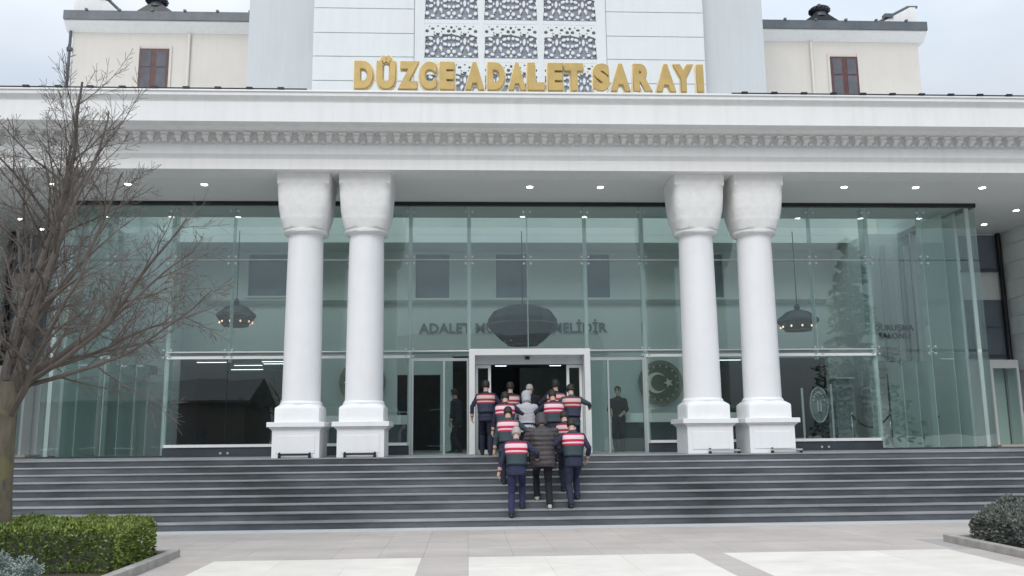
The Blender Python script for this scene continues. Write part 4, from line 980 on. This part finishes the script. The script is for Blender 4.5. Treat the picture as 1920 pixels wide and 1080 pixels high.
# people in the hall
P('dark-clothed person standing inside the glass near the reception desk', at_px(1160, 780, 24.4), 9, H=1.76, feet=STAND, lean=0, head=5, arms={-1: fwd(-1, 1.02), 1: fwd(1, 1.02)}, jacket='black_cloth', trouser='black_cloth', y=24.4, base=LAND+.004, yaw=160, group='people inside the hall')
P('dark figure behind the glazed side door beside the portal', at_px(858, 790, 24.6), 9, H=1.74, feet=WALK, lean=4, head=5, jacket='navy_dark', trouser='black_cloth', y=24.6, base=LAND+.004, yaw=60, group='people inside the hall')

# ================================================================ PLANTING
def tree_bare(x, y):
    T = tag(empty('bare_tree', (x, y, 0)), 'leafless tree with a mossy trunk and many fine twigs by the clipped hedge', 'tree')
    rnd = random.Random(11); tr = MB(); br = MB()
    top = Vector((x-.02, y, 2.45))
    tr.tube([(x+.03, y, -.05), (x+.02, y, .3), (x-.02, y, 1.0), (x-.05, y+.03, 1.7), top], [.22, .17, .155, .15, .15], 14)
    def grow(p, d, ln, r, lvl):
        pts = [p]; rs = [r]; n_ = max(3, int(ln/.16)); q = p.copy(); dd = d.normalized()
        for i in range(n_):
            dd = (dd+Vector((rnd.gauss(0, .09), rnd.gauss(0, .09), rnd.gauss(0, .07)+(.035 if lvl < 3 else .01)))).normalized()
            q = q+dd*(ln/n_); pts.append(q.copy()); rs.append(max(.0028, r*(1-.80*(i+1)/n_)))
        br.tube(pts, rs, 8 if lvl == 0 else (6 if lvl == 1 else 4), cap=True)
        if lvl >= 4: return
        nc = (10, 8, 6, 3)[lvl]
        for c in range(nc):
            t = (.22+.76*(c+rnd.random())/nc); i = min(n_-1, int(t*n_)); pp = pts[i]; ax = (pts[i+1]-pts[i]).normalized()
            o_ = ax.orthogonal().normalized(); a = rnd.random()*2*pi; sd_ = (Matrix.Rotation(a, 3, ax)@o_)
            an = radians(rnd.uniform(28, 58)); nd_ = ax*cos(an)+sd_*sin(an)
            l2 = ln*(1-t*.55)*rnd.uniform(.38, .62)
            if l2 < .09: continue
            grow(pp, nd_, l2, rs[i]*rnd.uniform(.42, .6), lvl+1)
    limbs = [((.34, -.1, 1.0), 3.6, .070), ((-.25, .2, 1.0), 3.9, .075), ((.05, .3, 1.0), 4.6, .075), ((-.1, -.35, 1.0), 3.6, .06), ((.75, .15, .62), 3.3, .05), ((.9, -.1, .38), 3.2, .042), ((-.8, 0, .6), 2.8, .05), ((.25, .8, .6), 2.6, .045), ((.62, -.5, .8), 2.9, .05), ((-.5, -.6, .7), 2.6, .045), ((.95, .1, .16), 3.0, .034), ((.8, .4, .28), 2.9, .034), ((.62, -.05, 1.0), 3.6, .055), ((-.62, .4, 1.0), 3.2, .05), ((.2, .1, 1.0), 4.4, .06)]
    for i, (d, ln, r) in enumerate(limbs):
        z0 = 1.75+.75*rnd.random(); p0 = Vector((x-.05+.02*rnd.random(), y+.02, z0)); grow(p0, Vector(d), ln, r, 0)
    tr.build('trunk', 'bark', T, smooth=True, fix=False); br.build('crown', 'twig', T, fix=False)
tree_bare(-6.02, 12.0)

def foliage(mb, pts_fn, n_, size, rnd, asp=2.2):
    for _ in range(n_):
        p, nrm = pts_fn(rnd); nrm = Vector(nrm)
        d = (nrm+Vector((rnd.gauss(0, .55), rnd.gauss(0, .55), rnd.gauss(0, .55)+.25))).normalized(); s_ = size*rnd.uniform(.6, 1.35)
        a = d.orthogonal().normalized(); a = Matrix.Rotation(rnd.random()*6.28, 3, d)@a; p = Vector(p); w = a*(s_/asp)
        mb.add([p-w*.3, p+d*s_*.45-w*.55+d.cross(a)*s_*.06, p+d*s_, p+d*s_*.45+w*.55+d.cross(a)*s_*.06], [(0, 1, 2, 3)])
def hedge(x0, x1, y0, y1, z1, label, leafm, n_, seed, name='hedge', rough=.05, size=.05, rnd_edge=.12):
    H_ = tag(empty(name, ((x0+x1)/2, (y0+y1)/2, 0)), label, 'hedge'); rnd = random.Random(seed)
    def surf(r):
        w, d, h = x1-x0, y1-y0, z1; A = [w*d, w*h, w*h, d*h, d*h]; t = r.random()*sum(A)
        for i, a in enumerate(A):
            if t < a: break
            t -= a
        u, v = r.random(), r.random()
        if i == 0: p = [x0+u*w, y0+v*d, h]; nn = (0, 0, 1)
        elif i == 1: p = [x0+u*w, y0, v*h]; nn = (0, -1, .1)
        elif i == 2: p = [x0+u*w, y1, v*h]; nn = (0, 1, .1)
        elif i == 3: p = [x0, y0+u*d, v*h]; nn = (-1, 0, .1)
        else: p = [x1, y0+u*d, v*h]; nn = (1, 0, .1)
        # rounded shoulders and an uneven clip
        ex = max(0, rnd_edge-min(p[0]-x0, x1-p[0]))/rnd_edge; ey = max(0, rnd_edge-min(p[1]-y0, y1-p[1]))/rnd_edge
        p[2] -= .5*rnd_edge*(ex*ex+ey*ey)*(p[2]/h)**3
        wob = noise.noise(Vector((p[0]*2.6, p[1]*2.6, p[2]*4)))*rough+noise.noise(Vector((p[0]*9, p[1]*9, p[2]*9)))*rough*.6
        dep = -abs(r.gauss(0, .05))+wob
        return Vector(p)+Vector(nn)*dep, nn
    q = MB(); foliage(q, surf, n_, size, rnd); stuff(q.build('leaves', leafm, H_, fix=False))
    # woody inside
    q = MB()
    for i in range(60):
        p = Vector((rnd.uniform(x0+.1, x1-.1), rnd.uniform(y0+.1, y1-.1), 0)); q.tube([p, p+Vector((rnd.gauss(0, .05), rnd.gauss(0, .05), z1*.5)), p+Vector((rnd.gauss(0, .1), rnd.gauss(0, .1), z1*.86))], [.012, .009, .004], 5)
    q.build('stems', 'bark', H_, fix=False)
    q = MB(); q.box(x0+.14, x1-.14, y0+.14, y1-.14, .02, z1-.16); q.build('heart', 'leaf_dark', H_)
hedge(-9.6, -4.42, 11.75, 13.15, .60, 'long low clipped green box hedge beside the leafless tree', 'leaf_box', 42000, 3)
hedge(7.62, 9.6, 11.6, 13.55, .62, 'dark grey-green rounded shrub in the kerbed bed opposite the clipped hedge', 'leaf_dark', 24000, 5, name='shrub', rough=.11, size=.055, rnd_edge=.4)
# silvery ground plants in front of the hedge
rndp = random.Random(4)
for i in range(9):
    cx, cy = -7.6+.36*i+rndp.uniform(-.1, .1), 11.05+rndp.uniform(-.25, .2)
    if cx > -4.75: continue
    q = MB()
    for k in range(46):
        a = rndp.random()*2*pi; t = rndp.uniform(.1, .95); tip = Vector((cx+.30*t*cos(a), cy+.30*t*sin(a), .34*(1.12-t*.75)+rndp.uniform(-.03, .05))); base_ = Vector((cx+.04*cos(a), cy+.04*sin(a), .01)); mid = base_.lerp(tip, .5)+Vector((0, 0, .05))
        q.tube([base_, mid, tip], [.006, .005, .002], 4)
        for j in range(16):
            u = .3+.7*j/15; p = base_.lerp(mid, u*2) if u < .5 else mid.lerp(tip, u*2-1); d = Vector((rndp.gauss(0, 1), rndp.gauss(0, 1), rndp.uniform(.2, 1.3))).normalized()*.042; w = d.orthogonal().normalized()*.008
            q.add([p, p+d*.5-w, p+d, p+d*.5+w], [(0, 1, 2, 3)])
    o = q.build('lavender_plant', 'leaf_sage', fix=False); tag(o, 'low silvery green plant in the bed in front of the clipped hedge', 'plant', 'silvery plants in front of the hedge')
# planting beds and their kerbs
b = MB(); b.box(-12, -4.28, 5.0, 13.35, -.05, .03); structure(b.build('planting_bed', 'soil'))
b = MB(); b.box(7.52, 14, 5.0, 13.75, -.05, .03); structure(b.build('planting_bed', 'soil'))
km = {}
def kerb_run(name, x0, x1, y0, y1, alongx, label):
    n_ = int(round(((x1-x0) if alongx else (y1-y0))/.8)); par = tag(empty(name, ((x0+x1)/2, (y0+y1)/2, 0)), label, 'kerb')
    for i in range(n_):
        t0, t1 = i/n_, (i+1)/n_
        q = MB()
        if alongx: q.box(x0+(x1-x0)*t0+.003, x0+(x1-x0)*t1-.003, y0, y1, -.04, .105)
        else: q.box(x0, x1, y0+(y1-y0)*t0+.003, y0+(y1-y0)*t1-.003, -.04, .105)
        q.build('kerb_stone', 'kerb', par, bevel=.012)
kerb_run('kerb', -4.30, -4.16, 5.0, 13.35, False, 'low grey kerb along the end of the clipped hedge bed')
kerb_run('kerb', -12, -4.16, 13.36, 13.50, True, 'low grey kerb behind the clipped hedge facing the stairs')
kerb_run('kerb', 7.38, 7.52, 5.0, 13.75, False, 'low brownish kerb along the dark shrub bed')
kerb_run('kerb', 7.38, 14, 13.76, 13.90, True, 'low brownish kerb behind the dark shrub facing the stairs')

# ================================================================ ACROSS THE SQUARE (behind the camera, mirrored in the glass)
def conifer(x, y, h, label, seed):
    T = tag(empty('conifer_tree', (x, y, 0)), label, 'tree'); rnd = random.Random(seed)
    q = MB(); q.tube([(x, y, -.1), (x, y, h*.5), (x, y, h)], [.3, .17, .03], 10); q.build('trunk', 'bark', T, smooth=True)
    q = MB()
    for i in range(int(h*11)):
        z = h*(.08+.91*i/(h*11)); L = (1-z/h)*h*.27*rnd.uniform(.75, 1.1)+.2; a = rnd.random()*6.28
        for s_ in range(7):
            t = (s_+1)/7; p = Vector((x+L*t*cos(a), y+L*t*sin(a), z-.28*L*t*t+.1*L*t))
            for _ in range(4):
                d = Vector((cos(a)+rnd.gauss(0, .8), sin(a)+rnd.gauss(0, .8), rnd.gauss(-.1, .4))).normalized()*.45; w = d.orthogonal().normalized()*.09; q.add([p, p+d*.5-w, p+d, p+d*.5+w], [(0, 1, 2, 3)])
    q.build('crown', 'leaf_conifer', T, fix=False)
conifer(27.0, -15, 15.5, 'tall dark conifer across the square', 1)
def opposite(x0, x1, y, h, label):
    B = tag(empty('opposite_building', ((x0+x1)/2, y, 0)), label, 'building')
    box('wall', 'opp_wall', B, x0, x1, y-10, y, 0, h); b2 = MB(); b2.prism_x([(y+.5, h), (y-5, h+2.2), (y-10.5, h), (y-10.5, h-.2), (y+.5, h-.2)], x0-.5, x1+.5)
    b2.build('roof', 'grey_roof', B); fl = int((h-1)/3); nx_ = int((x1-x0)/3.2)
    for f in range(fl):
        for i in range(nx_):
            xx = x0+1.2+3.2*i; w = box('window', 'window_dark', B, xx, xx+1.3, y+.001, y+.05, 1.1+3*f, 2.7+3*f); box('window_sill', 'stucco', w, xx-.1, xx+1.4, y+.001, y+.14, 1.0+3*f, 1.098+3*f)
opposite(-14, 12, -34, 9.2, 'long three-storey dark brick building with a grey roof across the square')
opposite(-42, -20, -36, 5.2, 'low one-storey dark brick building with a grey roof across the square')
